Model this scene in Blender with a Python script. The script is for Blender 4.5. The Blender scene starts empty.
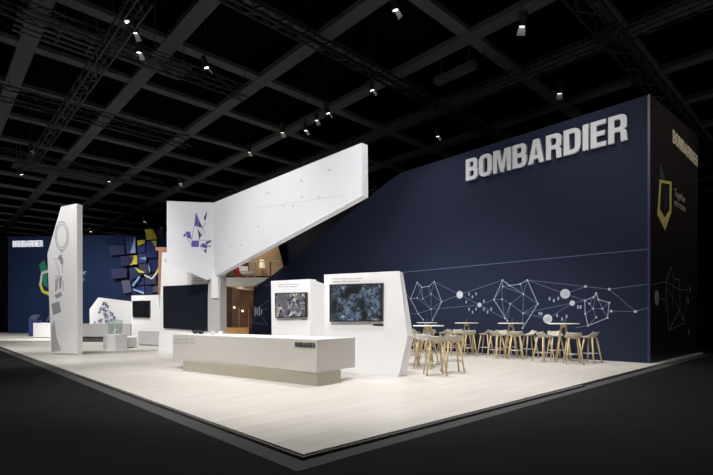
import bpy, bmesh, math, random
from mathutils import Vector as V, Matrix
random.seed(7)
S = bpy.context.scene
COL = S.collection
# ------------------------------------------------------------------ camera frame
FL = 461.0; H = 1.2; HOR = 319.6; ANG = math.atan(431.5 / 461)
F = V((math.sin(ANG), math.cos(ANG), 0)); R = V((math.cos(ANG), -math.sin(ANG), 0)); U = V((0, 0, 1))
EYE = V((0, 0, H))
def ray(px, py): return F + R * ((px - 356.5) / FL) + U * ((HOR - py) / FL)
def P(px, py, d): return EYE + ray(px, py) * d            # point at distance d in front of the eye
def G(px, py, z=0.0):                                       # point on a level plane
    r = ray(px, py); return EYE + r * ((z - H) / r.z)
def onX(px, py, X): r = ray(px, py); return EYE + r * (X / r.x)
def onY(px, py, Y): r = ray(px, py); return EYE + r * (Y / r.y)
class Plane:                                                # upright plane through two ground points
    def __init__(s, a, b):
        s.a = V((a.x, a.y, 0)); s.u = V((b.x - a.x, b.y - a.y, 0)).normalized()
        s.n = V((s.u.y, -s.u.x, 0))
        if s.n.dot(EYE - s.a) < 0: s.n = -s.n               # n looks at the eye
    def at(s, px, py, off=0.0):
        r = ray(px, py); t = (s.a + s.n * off - EYE).dot(s.n) / r.dot(s.n); return EYE + r * t
def gpt(px, d): p = P(px, HOR, d); return V((p.x, p.y, 0))

# ------------------------------------------------------------------ materials
MATS = {}
def mat(name, col, rough=0.6, metal=0.0, emit=None, es=0.0, var=0.0, scale=6.0, bump=0.0, spec=0.5, alpha=None, trans=0.0):
    if name in MATS: return MATS[name]
    m = bpy.data.materials.new(name); m.use_nodes = True
    nt = m.node_tree; b = nt.nodes['Principled BSDF']
    c = (*col, 1)
    b.inputs['Base Color'].default_value = c
    b.inputs['Roughness'].default_value = rough; b.inputs['Metallic'].default_value = metal
    b.inputs['Specular IOR Level'].default_value = spec
    if trans: b.inputs['Transmission Weight'].default_value = trans
    if emit: b.inputs['Emission Color'].default_value = (*emit, 1); b.inputs['Emission Strength'].default_value = es
    if var or bump:
        tc = nt.nodes.new('ShaderNodeTexCoord'); nz = nt.nodes.new('ShaderNodeTexNoise')
        nz.inputs['Scale'].default_value = scale; nz.inputs['Detail'].default_value = 5
        nt.links.new(tc.outputs['Object'], nz.inputs['Vector'])
        if var:
            mx = nt.nodes.new('ShaderNodeMix'); mx.data_type = 'RGBA'
            mx.inputs[6].default_value = (*[x * (1 - var) for x in col], 1)
            mx.inputs[7].default_value = (*[min(1, x * (1 + var)) for x in col], 1)
            nt.links.new(nz.outputs[0], mx.inputs[0]); nt.links.new(mx.outputs[2], b.inputs['Base Color'])
        if bump:
            bp = nt.nodes.new('ShaderNodeBump'); bp.inputs['Strength'].default_value = bump; bp.inputs['Distance'].default_value = 0.01
            nt.links.new(nz.outputs[0], bp.inputs['Height']); nt.links.new(bp.outputs[0], b.inputs['Normal'])
    MATS[name] = m; return m
WHITE = mat('white_lacquer', (0.86, 0.86, 0.87), 0.45, var=0.02, scale=3)
WINGW = mat('wing_white', (0.70, 0.715, 0.76), 0.55, var=0.025, scale=2)
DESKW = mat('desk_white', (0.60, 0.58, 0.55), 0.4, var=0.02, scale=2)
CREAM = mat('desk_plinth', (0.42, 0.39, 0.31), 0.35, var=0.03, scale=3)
GREYW = mat('pale_grey', (0.52, 0.52, 0.51), 0.5, var=0.03)
NAVY = mat('navy_panel', (0.0178, 0.0230, 0.047), 0.6, var=0.05, scale=1.2, spec=0.08)
NAVYL = mat('navy_back_panel', (0.015, 0.028, 0.075), 0.5, var=0.08, scale=0.8, spec=0.15)
NAVYD = mat('dark_navy_panel', (0.016, 0.022, 0.045), 0.6, var=0.05)
BLACKF = mat('black_print', (0.018, 0.014, 0.012), 0.45, var=0.3, scale=0.6, spec=0.3)
SEAM = mat('seam', (0.11, 0.14, 0.25), 0.5)
LINE = mat('mural_line', (0.16, 0.20, 0.31), 0.6)
LINEB = mat('mural_outline', (0.28, 0.33, 0.45), 0.6)
NODE = mat('mural_node', (0.46, 0.50, 0.60), 0.6)
DIM = mat('mural_dim', (0.30, 0.30, 0.30), 0.6)
SIGN = mat('sign_silver', (0.62, 0.64, 0.67), 0.4, var=0.04, scale=1.0)
GREYINK = mat('grey_ink', (0.42, 0.42, 0.43), 0.6)
DARKINK = mat('dark_ink', (0.05, 0.05, 0.055), 0.6)
PALEINK = mat('pale_ink', (0.58, 0.58, 0.60), 0.6)
PURPLE = mat('purple_print', (0.10, 0.075, 0.36), 0.6, var=0.5, scale=30)
PURPLED = mat('dark_purple_print', (0.05, 0.04, 0.14), 0.6)
LILAC = mat('lilac_print', (0.34, 0.32, 0.55), 0.6)
OAK = mat('oak', (0.58, 0.45, 0.25), 0.5, var=0.15, scale=14)
SEAT = mat('seat_shell', (0.50, 0.46, 0.39), 0.5, var=0.04)
SEATW = mat('seat_shell_white', (0.80, 0.79, 0.77), 0.45)
STEEL = mat('steel', (0.55, 0.54, 0.52), 0.35, 0.6)
TOPW = mat('table_top', (0.78, 0.78, 0.78), 0.4)
BLACK = mat('black_metal', (0.012, 0.012, 0.013), 0.5)
TRUSS = mat('truss_metal', (0.014, 0.014, 0.015), 0.5, 0.3)
LENS = mat('lamp_lens', (0.9, 0.9, 0.9), 0.3, emit=(1, 0.98, 0.94), es=3)
BEAM = mat('ceiling_beam', (0.056, 0.058, 0.062), 0.8, var=0.12, scale=1.5)
COFFER = mat('ceiling_coffer', (0.0025, 0.0025, 0.0025), 0.95, spec=0.0)
HALLW = mat('hall_wall', (0.006, 0.006, 0.006), 0.9, var=0.3, scale=1)
CARPET = mat('hall_carpet', (0.012, 0.012, 0.0122), 0.95, var=0.35, scale=2.5, bump=0.3, spec=0.1)
STRIP = mat('carpet_strip', (0.075, 0.075, 0.076), 0.9, var=0.15, scale=20, spec=0.1)
EDGE = mat('step_edge', (0.085, 0.078, 0.072), 0.5, var=0.1)
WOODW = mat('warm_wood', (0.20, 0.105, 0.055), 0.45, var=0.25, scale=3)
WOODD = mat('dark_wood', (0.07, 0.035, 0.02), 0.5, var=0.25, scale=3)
WOODF = mat('wood_floor', (0.55, 0.30, 0.11), 0.4, var=0.2, scale=3)
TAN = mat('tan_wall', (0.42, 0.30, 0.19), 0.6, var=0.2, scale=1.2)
LINTEL = mat('lintel', (0.50, 0.48, 0.43), 0.5, var=0.03)
RED = mat('red_cloth', (0.45, 0.04, 0.03), 0.7)
BLKSCR = mat('blank_screen', (0.008, 0.008, 0.010), 0.25, emit=(0.01, 0.011, 0.014), es=0.3)
YEL = mat('yellow_print', (0.68, 0.62, 0.08), 0.5, var=0.1)
GRN = mat('green_print', (0.03, 0.22, 0.12), 0.5, var=0.2)
CYAN = mat('cyan_print', (0.30, 0.48, 0.66), 0.5, var=0.2)
BLU = mat('blue_print', (0.035, 0.05, 0.20), 0.5, var=0.4, scale=3)
PUR2 = mat('violet_tile', (0.038, 0.038, 0.10), 0.5, var=0.2)
PUR3 = mat('dull_tile', (0.10, 0.10, 0.16), 0.5, var=0.2)
DNV = mat('deep_blue_tile', (0.02, 0.03, 0.11), 0.5, var=0.3, scale=2)
GOLD = mat('gold_print', (0.60, 0.50, 0.14), 0.5, var=0.25, scale=4)

def floor_mat():
    m = bpy.data.materials.new('cream_floor'); m.use_nodes = True; nt = m.node_tree; b = nt.nodes['Principled BSDF']
    b.inputs['Roughness'].default_value = 0.42; b.inputs['Specular IOR Level'].default_value = 0.35
    tc = nt.nodes.new('ShaderNodeTexCoord'); mp = nt.nodes.new('ShaderNodeMapping'); mp.inputs['Scale'].default_value = (0.6, 5.0, 1)
    nz = nt.nodes.new('ShaderNodeTexNoise'); nz.inputs['Scale'].default_value = 1.3; nz.inputs['Detail'].default_value = 6
    br = nt.nodes.new('ShaderNodeTexBrick'); br.inputs['Scale'].default_value = 0.55
    br.inputs['Color1'].default_value = (0.59, 0.565, 0.53, 1); br.inputs['Color2'].default_value = (0.55, 0.525, 0.49, 1)
    br.inputs['Mortar'].default_value = (0.46, 0.44, 0.41, 1); br.inputs['Mortar Size'].default_value = 0.003
    br.inputs['Brick Width'].default_value = 1.2; br.inputs['Row Height'].default_value = 0.14
    nt.links.new(tc.outputs['Object'], br.inputs['Vector'])
    nt.links.new(tc.outputs['Object'], mp.inputs[0]); nt.links.new(mp.outputs[0], nz.inputs['Vector'])
    rp = nt.nodes.new('ShaderNodeMapRange'); rp.inputs[3].default_value = 0.80; rp.inputs[4].default_value = 1.18
    nt.links.new(nz.outputs[0], rp.inputs[0])
    mx = nt.nodes.new('ShaderNodeVectorMath'); mx.operation = 'SCALE'
    nt.links.new(br.outputs[0], mx.inputs[0]); nt.links.new(rp.outputs[0], mx.inputs['Scale'])
    nt.links.new(mx.outputs[0], b.inputs['Base Color']); return m
FLOORM = floor_mat()

def screen_mat(name, stops, scale, strength, edge=(0.5, 0.6, 0.8), edgew=0.06, side=None):
    m = bpy.data.materials.new(name); m.use_nodes = True; nt = m.node_tree; b = nt.nodes['Principled BSDF']
    b.inputs['Base Color'].default_value = (0.01, 0.01, 0.01, 1); b.inputs['Roughness'].default_value = 0.3
    tc = nt.nodes.new('ShaderNodeTexCoord')
    vo = nt.nodes.new('ShaderNodeTexVoronoi'); vo.inputs['Scale'].default_value = scale
    ve = nt.nodes.new('ShaderNodeTexVoronoi'); ve.feature = 'DISTANCE_TO_EDGE'; ve.inputs['Scale'].default_value = scale * 0.8
    nz = nt.nodes.new('ShaderNodeTexNoise'); nz.inputs['Scale'].default_value = scale * 0.22; nz.inputs['Detail'].default_value = 3
    for n in (vo, ve, nz): nt.links.new(tc.outputs['Object'], n.inputs['Vector'])
    sp = nt.nodes.new('ShaderNodeSeparateColor'); nt.links.new(vo.outputs['Color'], sp.inputs[0])
    cr = nt.nodes.new('ShaderNodeValToRGB'); cr.color_ramp.interpolation = 'CONSTANT'
    el = cr.color_ramp.elements
    while len(el) < len(stops): el.new(0.5)
    for e, (p, c) in zip(el, stops): e.position = p; e.color = (*c, 1)
    nt.links.new(sp.outputs[0], cr.inputs[0])
    lt = nt.nodes.new('ShaderNodeMath'); lt.operation = 'LESS_THAN'; lt.inputs[1].default_value = edgew
    nt.links.new(ve.outputs['Distance'], lt.inputs[0])
    m1 = nt.nodes.new('ShaderNodeMix'); m1.data_type = 'RGBA'; m1.inputs[7].default_value = (*edge, 1)
    nt.links.new(lt.outputs[0], m1.inputs[0]); nt.links.new(cr.outputs[0], m1.inputs[6])
    rg = nt.nodes.new('ShaderNodeMapRange'); rg.inputs[1].default_value = 0.42; rg.inputs[2].default_value = 0.6
    nt.links.new(nz.outputs[0], rg.inputs[0])
    m2 = nt.nodes.new('ShaderNodeMix'); m2.data_type = 'RGBA'; m2.inputs[6].default_value = (*(side or (0.006, 0.008, 0.012)), 1)
    nt.links.new(rg.outputs[0], m2.inputs[0]); nt.links.new(m1.outputs[2], m2.inputs[7])
    nt.links.new(m2.outputs[2], b.inputs['Emission Color']); b.inputs['Emission Strength'].default_value = strength
    return m
SCR1 = screen_mat('mosaic_screen', [(0, (0.02, 0.02, 0.05)), (0.25, (0.30, 0.28, 0.27)), (0.45, (0.50, 0.48, 0.42)), (0.62, (0.38, 0.24, 0.09)), (0.75, (0.07, 0.09, 0.17)), (0.88, (0.7, 0.7, 0.7))], 13, 1.0, (0.02, 0.02, 0.05), 0.05, (0.10, 0.10, 0.12))
SCR2 = screen_mat('crystal_screen', [(0, (0.015, 0.02, 0.03)), (0.3, (0.04, 0.07, 0.14)), (0.55, (0.12, 0.17, 0.26)), (0.8, (0.02, 0.03, 0.05)), (0.93, (0.40, 0.47, 0.58))], 15, 0.8, (0.22, 0.28, 0.37), 0.035, (0.008, 0.011, 0.010))
def led_mat():
    m = bpy.data.materials.new('led_wall'); m.use_nodes = True; nt = m.node_tree; b = nt.nodes['Principled BSDF']
    b.inputs['Base Color'].default_value = (0.006, 0.007, 0.010, 1); b.inputs['Roughness'].default_value = 0.5; b.inputs['Specular IOR Level'].default_value = 0.15
    tc = nt.nodes.new('ShaderNodeTexCoord'); mp = nt.nodes.new('ShaderNodeMapping'); mp.inputs['Scale'].default_value = (0.2, 0.2, 3)
    nz = nt.nodes.new('ShaderNodeTexNoise'); nz.inputs['Scale'].default_value = 2
    nt.links.new(tc.outputs['Object'], mp.inputs[0]); nt.links.new(mp.outputs[0], nz.inputs['Vector'])
    cr = nt.nodes.new('ShaderNodeValToRGB'); cr.color_ramp.elements[0].color = (0.002, 0.003, 0.006, 1); cr.color_ramp.elements[1].color = (0.012, 0.018, 0.032, 1)
    nt.links.new(nz.outputs[0], cr.inputs[0]); nt.links.new(cr.outputs[0], b.inputs['Emission Color']); b.inputs['Emission Strength'].default_value = 0.35
    return m
LED = led_mat()
def glass_mat():
    m = bpy.data.materials.new('clear_glass'); m.use_nodes = True; nt = m.node_tree; nt.nodes.clear()
    o = nt.nodes.new('ShaderNodeOutputMaterial'); mx = nt.nodes.new('ShaderNodeMixShader'); t = nt.nodes.new('ShaderNodeBsdfTransparent')
    g = nt.nodes.new('ShaderNodeBsdfGlossy'); g.inputs['Roughness'].default_value = 0.05
    fr = nt.nodes.new('ShaderNodeFresnel'); mx.inputs[0].default_value = 0.06
    t.inputs[0].default_value = (0.93, 0.96, 0.95, 1)
    nt.links.new(t.outputs[0], mx.inputs[1]); nt.links.new(g.outputs[0], mx.inputs[2]); nt.links.new(mx.outputs[0], o.inputs[0]); return m
GLASS = glass_mat()

# ------------------------------------------------------------------ mesh helpers
def NB(): return bmesh.new()
def box(bm, x0, x1, y0, y1, z0, z1):
    v = [bm.verts.new((x, y, z)) for z in (z0, z1) for x, y in ((x0, y0), (x1, y0), (x1, y1), (x0, y1))]
    for f in ((3, 2, 1, 0), (4, 5, 6, 7), (0, 1, 5, 4), (1, 2, 6, 5), (2, 3, 7, 6), (3, 0, 4, 7)): bm.faces.new([v[i] for i in f])
def prism(bm, pts, off):
    a = [bm.verts.new(p) for p in pts]; b = [bm.verts.new(V(p) + off) for p in pts]
    n = len(a); bm.faces.new(a); bm.faces.new(b[::-1])
    for i in range(n): bm.faces.new((a[i], b[i], b[(i + 1) % n], a[(i + 1) % n]))
def frustum(bm, bot, top):
    a = [bm.verts.new(p) for p in bot]; b = [bm.verts.new(p) for p in top]; n = len(a)
    bm.faces.new(a[::-1]); bm.faces.new(b)
    for i in range(n): bm.faces.new((a[i], a[(i + 1) % n], b[(i + 1) % n], b[i]))
def rod(bm, p0, p1, r0, r1=None, seg=8):
    p0 = V(p0); p1 = V(p1); r1 = r0 if r1 is None else r1
    d = (p1 - p0).normalized(); x = d.orthogonal().normalized(); y = d.cross(x)
    A = []; B = []
    for i in range(seg):
        t = 2 * math.pi * i / seg; o = x * math.cos(t) + y * math.sin(t)
        A.append(bm.verts.new(p0 + o * r0)); B.append(bm.verts.new(p1 + o * r1))
    bm.faces.new(A[::-1]); bm.faces.new(B)
    for i in range(seg): bm.faces.new((A[i], A[(i + 1) % seg], B[(i + 1) % seg], B[i]))
def lathe(bm, prof, c=(0, 0, 0), seg=24):
    rings = []
    for r, z in prof:
        if r < 1e-6: rings.append([bm.verts.new((c[0], c[1], c[2] + z))])
        else: rings.append([bm.verts.new((c[0] + r * math.cos(2 * math.pi * i / seg), c[1] + r * math.sin(2 * math.pi * i / seg), c[2] + z)) for i in range(seg)])
    for a, b in zip(rings, rings[1:]):
        for i in range(seg):
            j = (i + 1) % seg
            q = [a[0]] if len(a) == 1 else [a[i], a[j]]
            q += [b[0]] if len(b) == 1 else [b[j], b[i]]
            if len(q) > 2: bm.faces.new(q)
def bevel(bm, w, seg=2):
    bmesh.ops.recalc_face_normals(bm, faces=bm.faces)
    es = [e for e in bm.edges if len(e.link_faces) == 2 and e.calc_face_angle(0) > 0.5]
    bmesh.ops.bevel(bm, geom=es, offset=w, segments=seg, affect='EDGES', profile=0.6, clamp_overlap=True)
def finish(name, bm, m, smooth=False, origin=None):
    bmesh.ops.recalc_face_normals(bm, faces=bm.faces)
    if origin is not None:
        for v in bm.verts: v.co -= V(origin)
    me = bpy.data.meshes.new(name); bm.to_mesh(me); bm.free()
    for x in (m if isinstance(m, (list, tuple)) else [m]): me.materials.append(x)
    if smooth:
        for p in me.polygons: p.use_smooth = True
    o = bpy.data.objects.new(name, me); COL.objects.link(o); return o
def wloc(p):
    l = V(p.location)
    while p.parent: p = p.parent; l += p.location
    return l
def part(name, bm, m, parent, smooth=False, label=None, local=False):
    o = finish(name, bm, m, smooth, None if local else wloc(parent)); o.parent = parent
    if label: o['label'] = label
    return o
def solo(name, bm, m, label, cat, group=None, smooth=False):
    xs = [v.co for v in bm.verts]
    og = V(((min(c.x for c in xs) + max(c.x for c in xs)) / 2, (min(c.y for c in xs) + max(c.y for c in xs)) / 2, min(c.z for c in xs)))
    o = finish(name, bm, m, smooth, og); o.location = og; o['label'] = label; o['category'] = cat
    if group: o['group'] = group
    return o
def struct(name, bm, m, label=None, parent=None):
    o = finish(name, bm, m, False, wloc(parent) if parent else None)
    if parent: o.parent = parent
    else: o['kind'] = 'structure'
    if label: o['label'] = label
    return o
def thing(name, loc, label, cat, group=None):
    o = bpy.data.objects.new(name, None); COL.objects.link(o); o.location = loc; o.empty_display_size = 0.1
    o['label'] = label; o['category'] = cat
    if group: o['group'] = group
    return o
def copy_tree(o, parent=None):
    c = o.copy(); COL.objects.link(c); c.parent = parent
    for ch in list(o.children): copy_tree(ch, c)
    return c
def strip(bm, a, b, w, n, th=0.004):                        # raised line a..b lying on a surface with normal n
    a = V(a); b = V(b); d = (b - a).normalized(); s = d.cross(n).normalized() * (w / 2)
    prism(bm, [a - s, b - s, b + s, a + s], n * th)
def disc(bm, c, r, n, th=0.006, seg=20, r2=None):
    x = V((0, 0, 1)); y = n.cross(x).normalized(); r2 = r2 or r
    prism(bm, [c + x * (r * math.sin(2 * math.pi * i / seg)) + y * (r2 * math.cos(2 * math.pi * i / seg)) for i in range(seg)], n * th)

# ------------------------------------------------------------------ lettering (heavy condensed capitals drawn by hand)
def rp(pts):
    out = []; n = len(pts)
    for i, p in enumerate(pts):
        r = p[2] if len(p) > 2 else 0; c = V((p[0], p[1]))
        if r <= 0: out.append(c); continue
        a = V(pts[i - 1][:2]) - c; b = V(pts[(i + 1) % n][:2]) - c
        r = min(r, a.length * 0.499, b.length * 0.499); pa = c + a.normalized() * r; pb = c + b.normalized() * r
        for k in range(6):
            t = k / 5; out.append(pa * (1 - t) ** 2 + c * 2 * t * (1 - t) + pb * t * t)
    return out
GLY = {
 'B': (.62, [[(0, 0), (0, 1), (.60, 1, .24), (.60, .54, .15), (.53, .52, .02), (.62, .50, .15), (.62, 0, .24)], [(.2, .16), (.2, .43), (.42, .43, .09), (.42, .16, .09)], [(.2, .60), (.2, .85), (.40, .85, .08), (.40, .60, .08)]]),
 'O': (.64, [[(0, 0, .28), (0, 1, .28), (.64, 1, .28), (.64, 0, .28)], [(.21, .16, .12), (.21, .84, .12), (.43, .84, .12), (.43, .16, .12)]]),
 'M': (.84, [[(0, 0), (0, 1), (.30, 1), (.42, .38), (.54, 1), (.84, 1), (.84, 0), (.65, 0), (.65, .70), (.50, 0), (.34, 0), (.19, .70), (.19, 0)]]),
 'A': (.68, [[(0, 0), (.22, 1), (.46, 1), (.68, 0), (.47, 0), (.435, .18), (.245, .18), (.21, 0)], [(.275, .34), (.34, .75), (.405, .34)]]),
 'R': (.63, [[(0, 0), (0, 1), (.61, 1, .24), (.61, .47, .14), (.50, .44, .02), (.60, .38, .12), (.63, 0), (.42, 0), (.40, .38, .06), (.20, .38), (.20, 0)], [(.2, .54), (.2, .84), (.41, .84, .09), (.41, .54, .09)]]),
 'D': (.64, [[(0, 0), (0, 1), (.64, 1, .32), (.64, 0, .32)], [(.21, .17), (.21, .83), (.43, .83, .16), (.43, .17, .16)]]),
 'I': (.21, [[(0, 0), (0, 1), (.21, 1), (.21, 0)]]),
 'E': (.54, [[(0, 0), (0, 1), (.53, 1), (.53, .83), (.21, .83), (.21, .59), (.50, .59), (.50, .42), (.21, .42), (.21, .17), (.54, .17), (.54, 0)]]),
}
DG = bpy.context.evaluated_depsgraph_get
def curve_to_bm(cu, M4):
    o = bpy.data.objects.new('tmp', cu); COL.objects.link(o); DG().update()
    me = bpy.data.meshes.new_from_object(o.evaluated_get(DG())); bpy.data.objects.remove(o); bpy.data.curves.remove(cu)
    bm = bmesh.new(); bm.from_mesh(me); bpy.data.meshes.remove(me)
    bmesh.ops.transform(bm, matrix=M4, verts=bm.verts); return bm
def frame(o, u, n, sx, sz):
    u = u.normalized(); n = n.normalized()
    M = Matrix(((u.x * sx, 0, n.x, o.x), (u.y * sx, 0, n.y, o.y), (u.z * sx, sz, n.z, o.z), (0, 0, 0, 1))); return M
def glyph(ch, ox, M4, depth):
    cu = bpy.data.curves.new('g', 'CURVE'); cu.dimensions = '2D'; cu.fill_mode = 'BOTH'; cu.extrude = depth / 2
    for lp in GLY[ch][1]:
        pts = rp(lp); s = cu.splines.new('POLY'); s.points.add(len(pts) - 1); s.use_cyclic_u = True
        for q, p in zip(s.points, pts): q.co = (p.x + ox, p.y, 0, 1)
    return curve_to_bm(cu, M4)
def word(text, a, b, h, n, depth):                          # list of (letter bmesh) between ground-line points a and b
    gap = 0.075; tot = sum(GLY[c][0] for c in text) + gap * (len(text) - 1)
    u = b - a; M4 = frame(a + n * (depth / 2 + 0.002), u, n, u.length / tot, h); x = 0; res = []
    for c in text: res.append(glyph(c, x, M4, depth)); x += GLY[c][0] + gap
    return res
def merge(bms):
    out = bmesh.new()
    for b in bms:
        me = bpy.data.meshes.new('t'); b.to_mesh(me); b.free(); out.from_mesh(me); bpy.data.meshes.remove(me)
    return out
def fonttext(txt, a, u, n, h, wid=None, depth=0.01):
    cu = bpy.data.curves.new('t', 'FONT'); cu.body = txt; cu.extrude = depth / 2; cu.size = 1; cu.offset = 0.012
    bm = curve_to_bm(cu, Matrix.Identity(4)); mx = max(v.co.x for v in bm.verts)
    s = (wid / mx) if wid else h * 1.35
    bmesh.ops.transform(bm, matrix=frame(a + n * (depth / 2 + 0.002), u, n, s, h * 1.35), verts=bm.verts); return bm

# ================================================================== THE HALL
FZ = -0.045
bm = NB(); box(bm, -30, 60, -25, 80, FZ - 0.3, FZ); struct('floor', bm, CARPET, 'black carpeted hall floor')
bm = NB(); box(bm, -30, 60, -25, 80, 13.0, 13.3); struct('ceiling', bm, COFFER, 'black coffered hall ceiling')
for nm, b in (('wall_back', (-30, 60, 80, 80.3)), ('wall_front', (-30, 60, -25.3, -25)), ('wall_left', (-30.3, -30, -25, 80)), ('wall_right', (60, 60.3, -25, 80))):
    bm = NB(); box(bm, *b, FZ - 0.3, 13.3); struct(nm, bm, HALLW, 'black hall wall')
X0, XS, Y0, YS, ZB = 2.95, 4.12, 5.85, 4.13, 12.0
for k in range(-6, 12):
    bm = NB(); x = X0 + k * XS; box(bm, x - 0.29, x + 0.29, -25, 80, ZB, ZB + .22); struct('ceiling_beam', bm, BEAM, 'wide dark grey ceiling beam')
for k in range(-5, 18):
    bm = NB(); y = Y0 + k * YS
    for j in range(-7, 12):
        xa = X0 + j * XS + 0.29; xb = xa + XS - 0.58; box(bm, max(xa, -30), min(xb, 60), y - 0.24, y + 0.24, ZB + 0.04, ZB + .22)
    struct('ceiling_beam', bm, BEAM, 'narrow dark grey cross beam of ceiling')

# ================================================================== PLATFORM
PX0, PY0, PX1, PY1 = 2.46, 3.32, 20.6, 54.0
bm = NB(); c0 = V((PX0, PY0, 0))
fp = [V((PX0, PY0, 0)), V((PX1, PY0 + 0.30, 0)), V((PX1, PY1, 0)), V((PX0, PY1, 0))]
prism(bm, fp, V((0, 0, FZ))); struct('stand_floor', bm, FLOORM, 'cream stand floor raised above dark hall carpet')
bm = NB(); e = 0.035
prism(bm, [V((PX0 - e, PY0 - e, -0.012)), V((PX0, PY0, -0.012)), V((PX0, 11.6, -0.012)), V((PX0 - e, 11.6, -0.012))], V((0, 0, FZ + 0.012)))
struct('trim_1', bm, EDGE, 'dark step edging along left side of stand floor')
bm = NB()
prism(bm, [V((PX0 - e, PY0 - e, -0.012)), V((8.9, PY0 - e + 0.05, -0.012)), V((8.9, PY0 + 0.106, -0.012)), V((PX0, PY0, -0.012))], V((0, 0, FZ + 0.012)))
struct('trim_2', bm, EDGE, 'dark step edging along right side of stand floor')
bm = NB(); sw = 0.24
prism(bm, [V((PX0 - sw, PY0 - sw, FZ + .004)), V((PX0 - e, PY0 - e, FZ + .004)), V((PX0 - e, PY1, FZ + .004)), V((PX0 - sw, PY1, FZ + .004))], V((0, 0, -.01)))
struct('trim_3', bm, STRIP, 'grey carpet strip bordering left side of stand')
bm = NB()
prism(bm, [V((PX0 - sw, PY0 - sw, FZ + .004)), V((PX1, PY0 - sw + .30, FZ + .004)), V((PX1, PY0 - e + .30, FZ + .004)), V((PX0 - e, PY0 - e, FZ + .004))], V((0, 0, -.01)))
struct('trim_4', bm, STRIP, 'grey carpet strip bordering right side of stand')

# ================================================================== NAVY BUILDING
XW, YW = 14.53, 3.73
NX = V((-1, 0, 0)); NY = V((0, -1, 0))
prof = [(4.03, 0), (4.03, 7.388), (12.86, 7.34), (13.96, 6.97), (16.68, 5.95), (21.5, 4.12), (22.83, 3.66), (24.6, 3.24), (24.9, 0)]
bm = NB(); prism(bm, [V((XW, y, z)) for y, z in prof], V((0.35, 0, 0)))
nav = struct('wall_navy', bm, NAVY, 'tall navy blue side wall of stand with sloping end')
bm = NB(); strip(bm, (XW, 3.74, 3.14), (XW, 23.5, 3.2), 0.02, NX, 0.006); struct('panel_seam', bm, SEAM, parent=nav)
bm = NB(); box(bm, XW, XW + .012, 3.73, 4.03, 0, 7.388); struct('corner_return', bm, NAVY, parent=nav)
bm = NB(); box(bm, XW - 0.006, XW, 3.73, 3.79, 0, 7.388); struct('lit_corner_edge', bm, mat('lit_edge_blue', (0.025, 0.034, 0.09), 0.4), parent=nav)  # brighter blue strip paints the light along the wall's corner edge
bm = NB(); prism(bm, [V((XW + .012, YW, 0)), V((20.2, YW, 0)), V((20.45, YW, 7.85)), V((XW + .012, YW, 7.39))], V((0, 0.3, 0)))
blk = struct('wall_black', bm, BLACKF, 'black printed end wall of navy building')
bm = NB(); strip(bm, (XW + .05, YW, 3.14), (20.25, YW, 3.40), 0.05, NY, 0.004); struct('panel_seam', bm, BLACK, parent=blk)
bm = NB(); prism(bm, [V((XW + .35, YW + .3, 7.2)), V((20.2, YW + .3, 7.5)), V((20.2, 13.0, 7.3)), V((XW + .35, 13.0, 7.2))], V((0, 0, .08)))
struct('roof', bm, NAVYD, 'flat dark roof of navy building')
bm = NB(); box(bm, 19.9, 20.2, YW + 0.3, 24, 0, 7.0); struct('wall_rear', bm, NAVYD, 'rear wall of navy building')
# darker navy wall behind the slope
XB = 18.2
bm = NB(); prism(bm, [onX(277.6, 244, XB), onX(284.5, 270, XB), V((XB, 17, 3.4)), V((XB, 15, 6.6)), onX(345, 196, XB), onX(312, 214, XB)], V((0.2, 0, 0)))
struct('wall_inner', bm, NAVY, 'dark navy inner wall behind the slope')

# big sign
a = onX(467.3, 183.3, XW); b = onX(628.5, 142, XW); a.z = 6.27; b.z = 6.27
sg = thing('wall_sign', (XW, (a.y + b.y) / 2, 6.27), 'large silver BOMBARDIER lettering high on navy wall', 'sign')
for bmx in word('BOMBARDIER', a, b, 0.77, NX, 0.10): part('letter', bmx, SIGN, sg)
# sign on the black end wall
a = onY(672.3, 142.3, YW); b = onY(697.2, 157, YW); za = a.z; h2 = onY(672.3, 127.3, YW).z - a.z
sg = thing('wall_sign', ((a.x + b.x) / 2, YW, a.z), 'small golden BOMBARDIER lettering on black end wall', 'sign')
for bmx in word('BOMBARDIER', V((a.x, YW, za)), V((b.x, YW, za)), h2 * 0.86, NY, 0.015): part('letter', bmx, mat('gold_letters', (0.75, 0.62, 0.42), 0.5, spec=.3), sg)

# shield emblem on black wall
def poly_on(fn, pts, n, th): bm = NB(); prism(bm, [fn(*p) for p in pts], n * th); return bm
fy = lambda x, y: onY(x, y, YW - 0.001)
c = fy(664, 215)
sh = thing('shield_emblem', c, 'yellow shield outline emblem on black end wall', 'emblem')
o_ = [(659.3, 179.5), (671.3, 181.8), (671, 212), (664.8, 230.5), (657, 214.5)]
i_ = [(660.9, 182.8), (669.3, 184.3), (669.2, 210), (664.6, 218), (659.4, 209)]
bm = NB()
for k in range(5): prism(bm, [fy(*o_[k]), fy(*o_[(k + 1) % 5]), fy(*i_[(k + 1) % 5]), fy(*i_[k])], NY * 0.01)
part('shield_outline', bm, GOLD, sh)
part('green_tab', poly_on(fy, [(659.5, 163), (661.8, 168), (664.5, 178.6), (659.8, 178)], NY, 0.008), mat('dark_green_print', (0.03, 0.06, 0.05), 0.6), sh)
part('shield_fill', poly_on(fy, [(662, 186), (668, 187), (667.5, 206), (664, 214)], NY, 0.006), mat('umber_fill', (0.012, 0.010, 0.007), 0.6), sh)
INK2 = mat('tan_ink', (0.34, 0.28, 0.22), 0.6)
for k, (t, y0) in enumerate((('Together', 195.5), ('we move', 205))):
    a = fy(674, y0); a2 = fy(685, y0)
    part('slogan_line', fonttext(t, a, V((1, 0, 0)), NY, 0.25, (a2.x - a.x), 0.008), INK2, sh)

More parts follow.
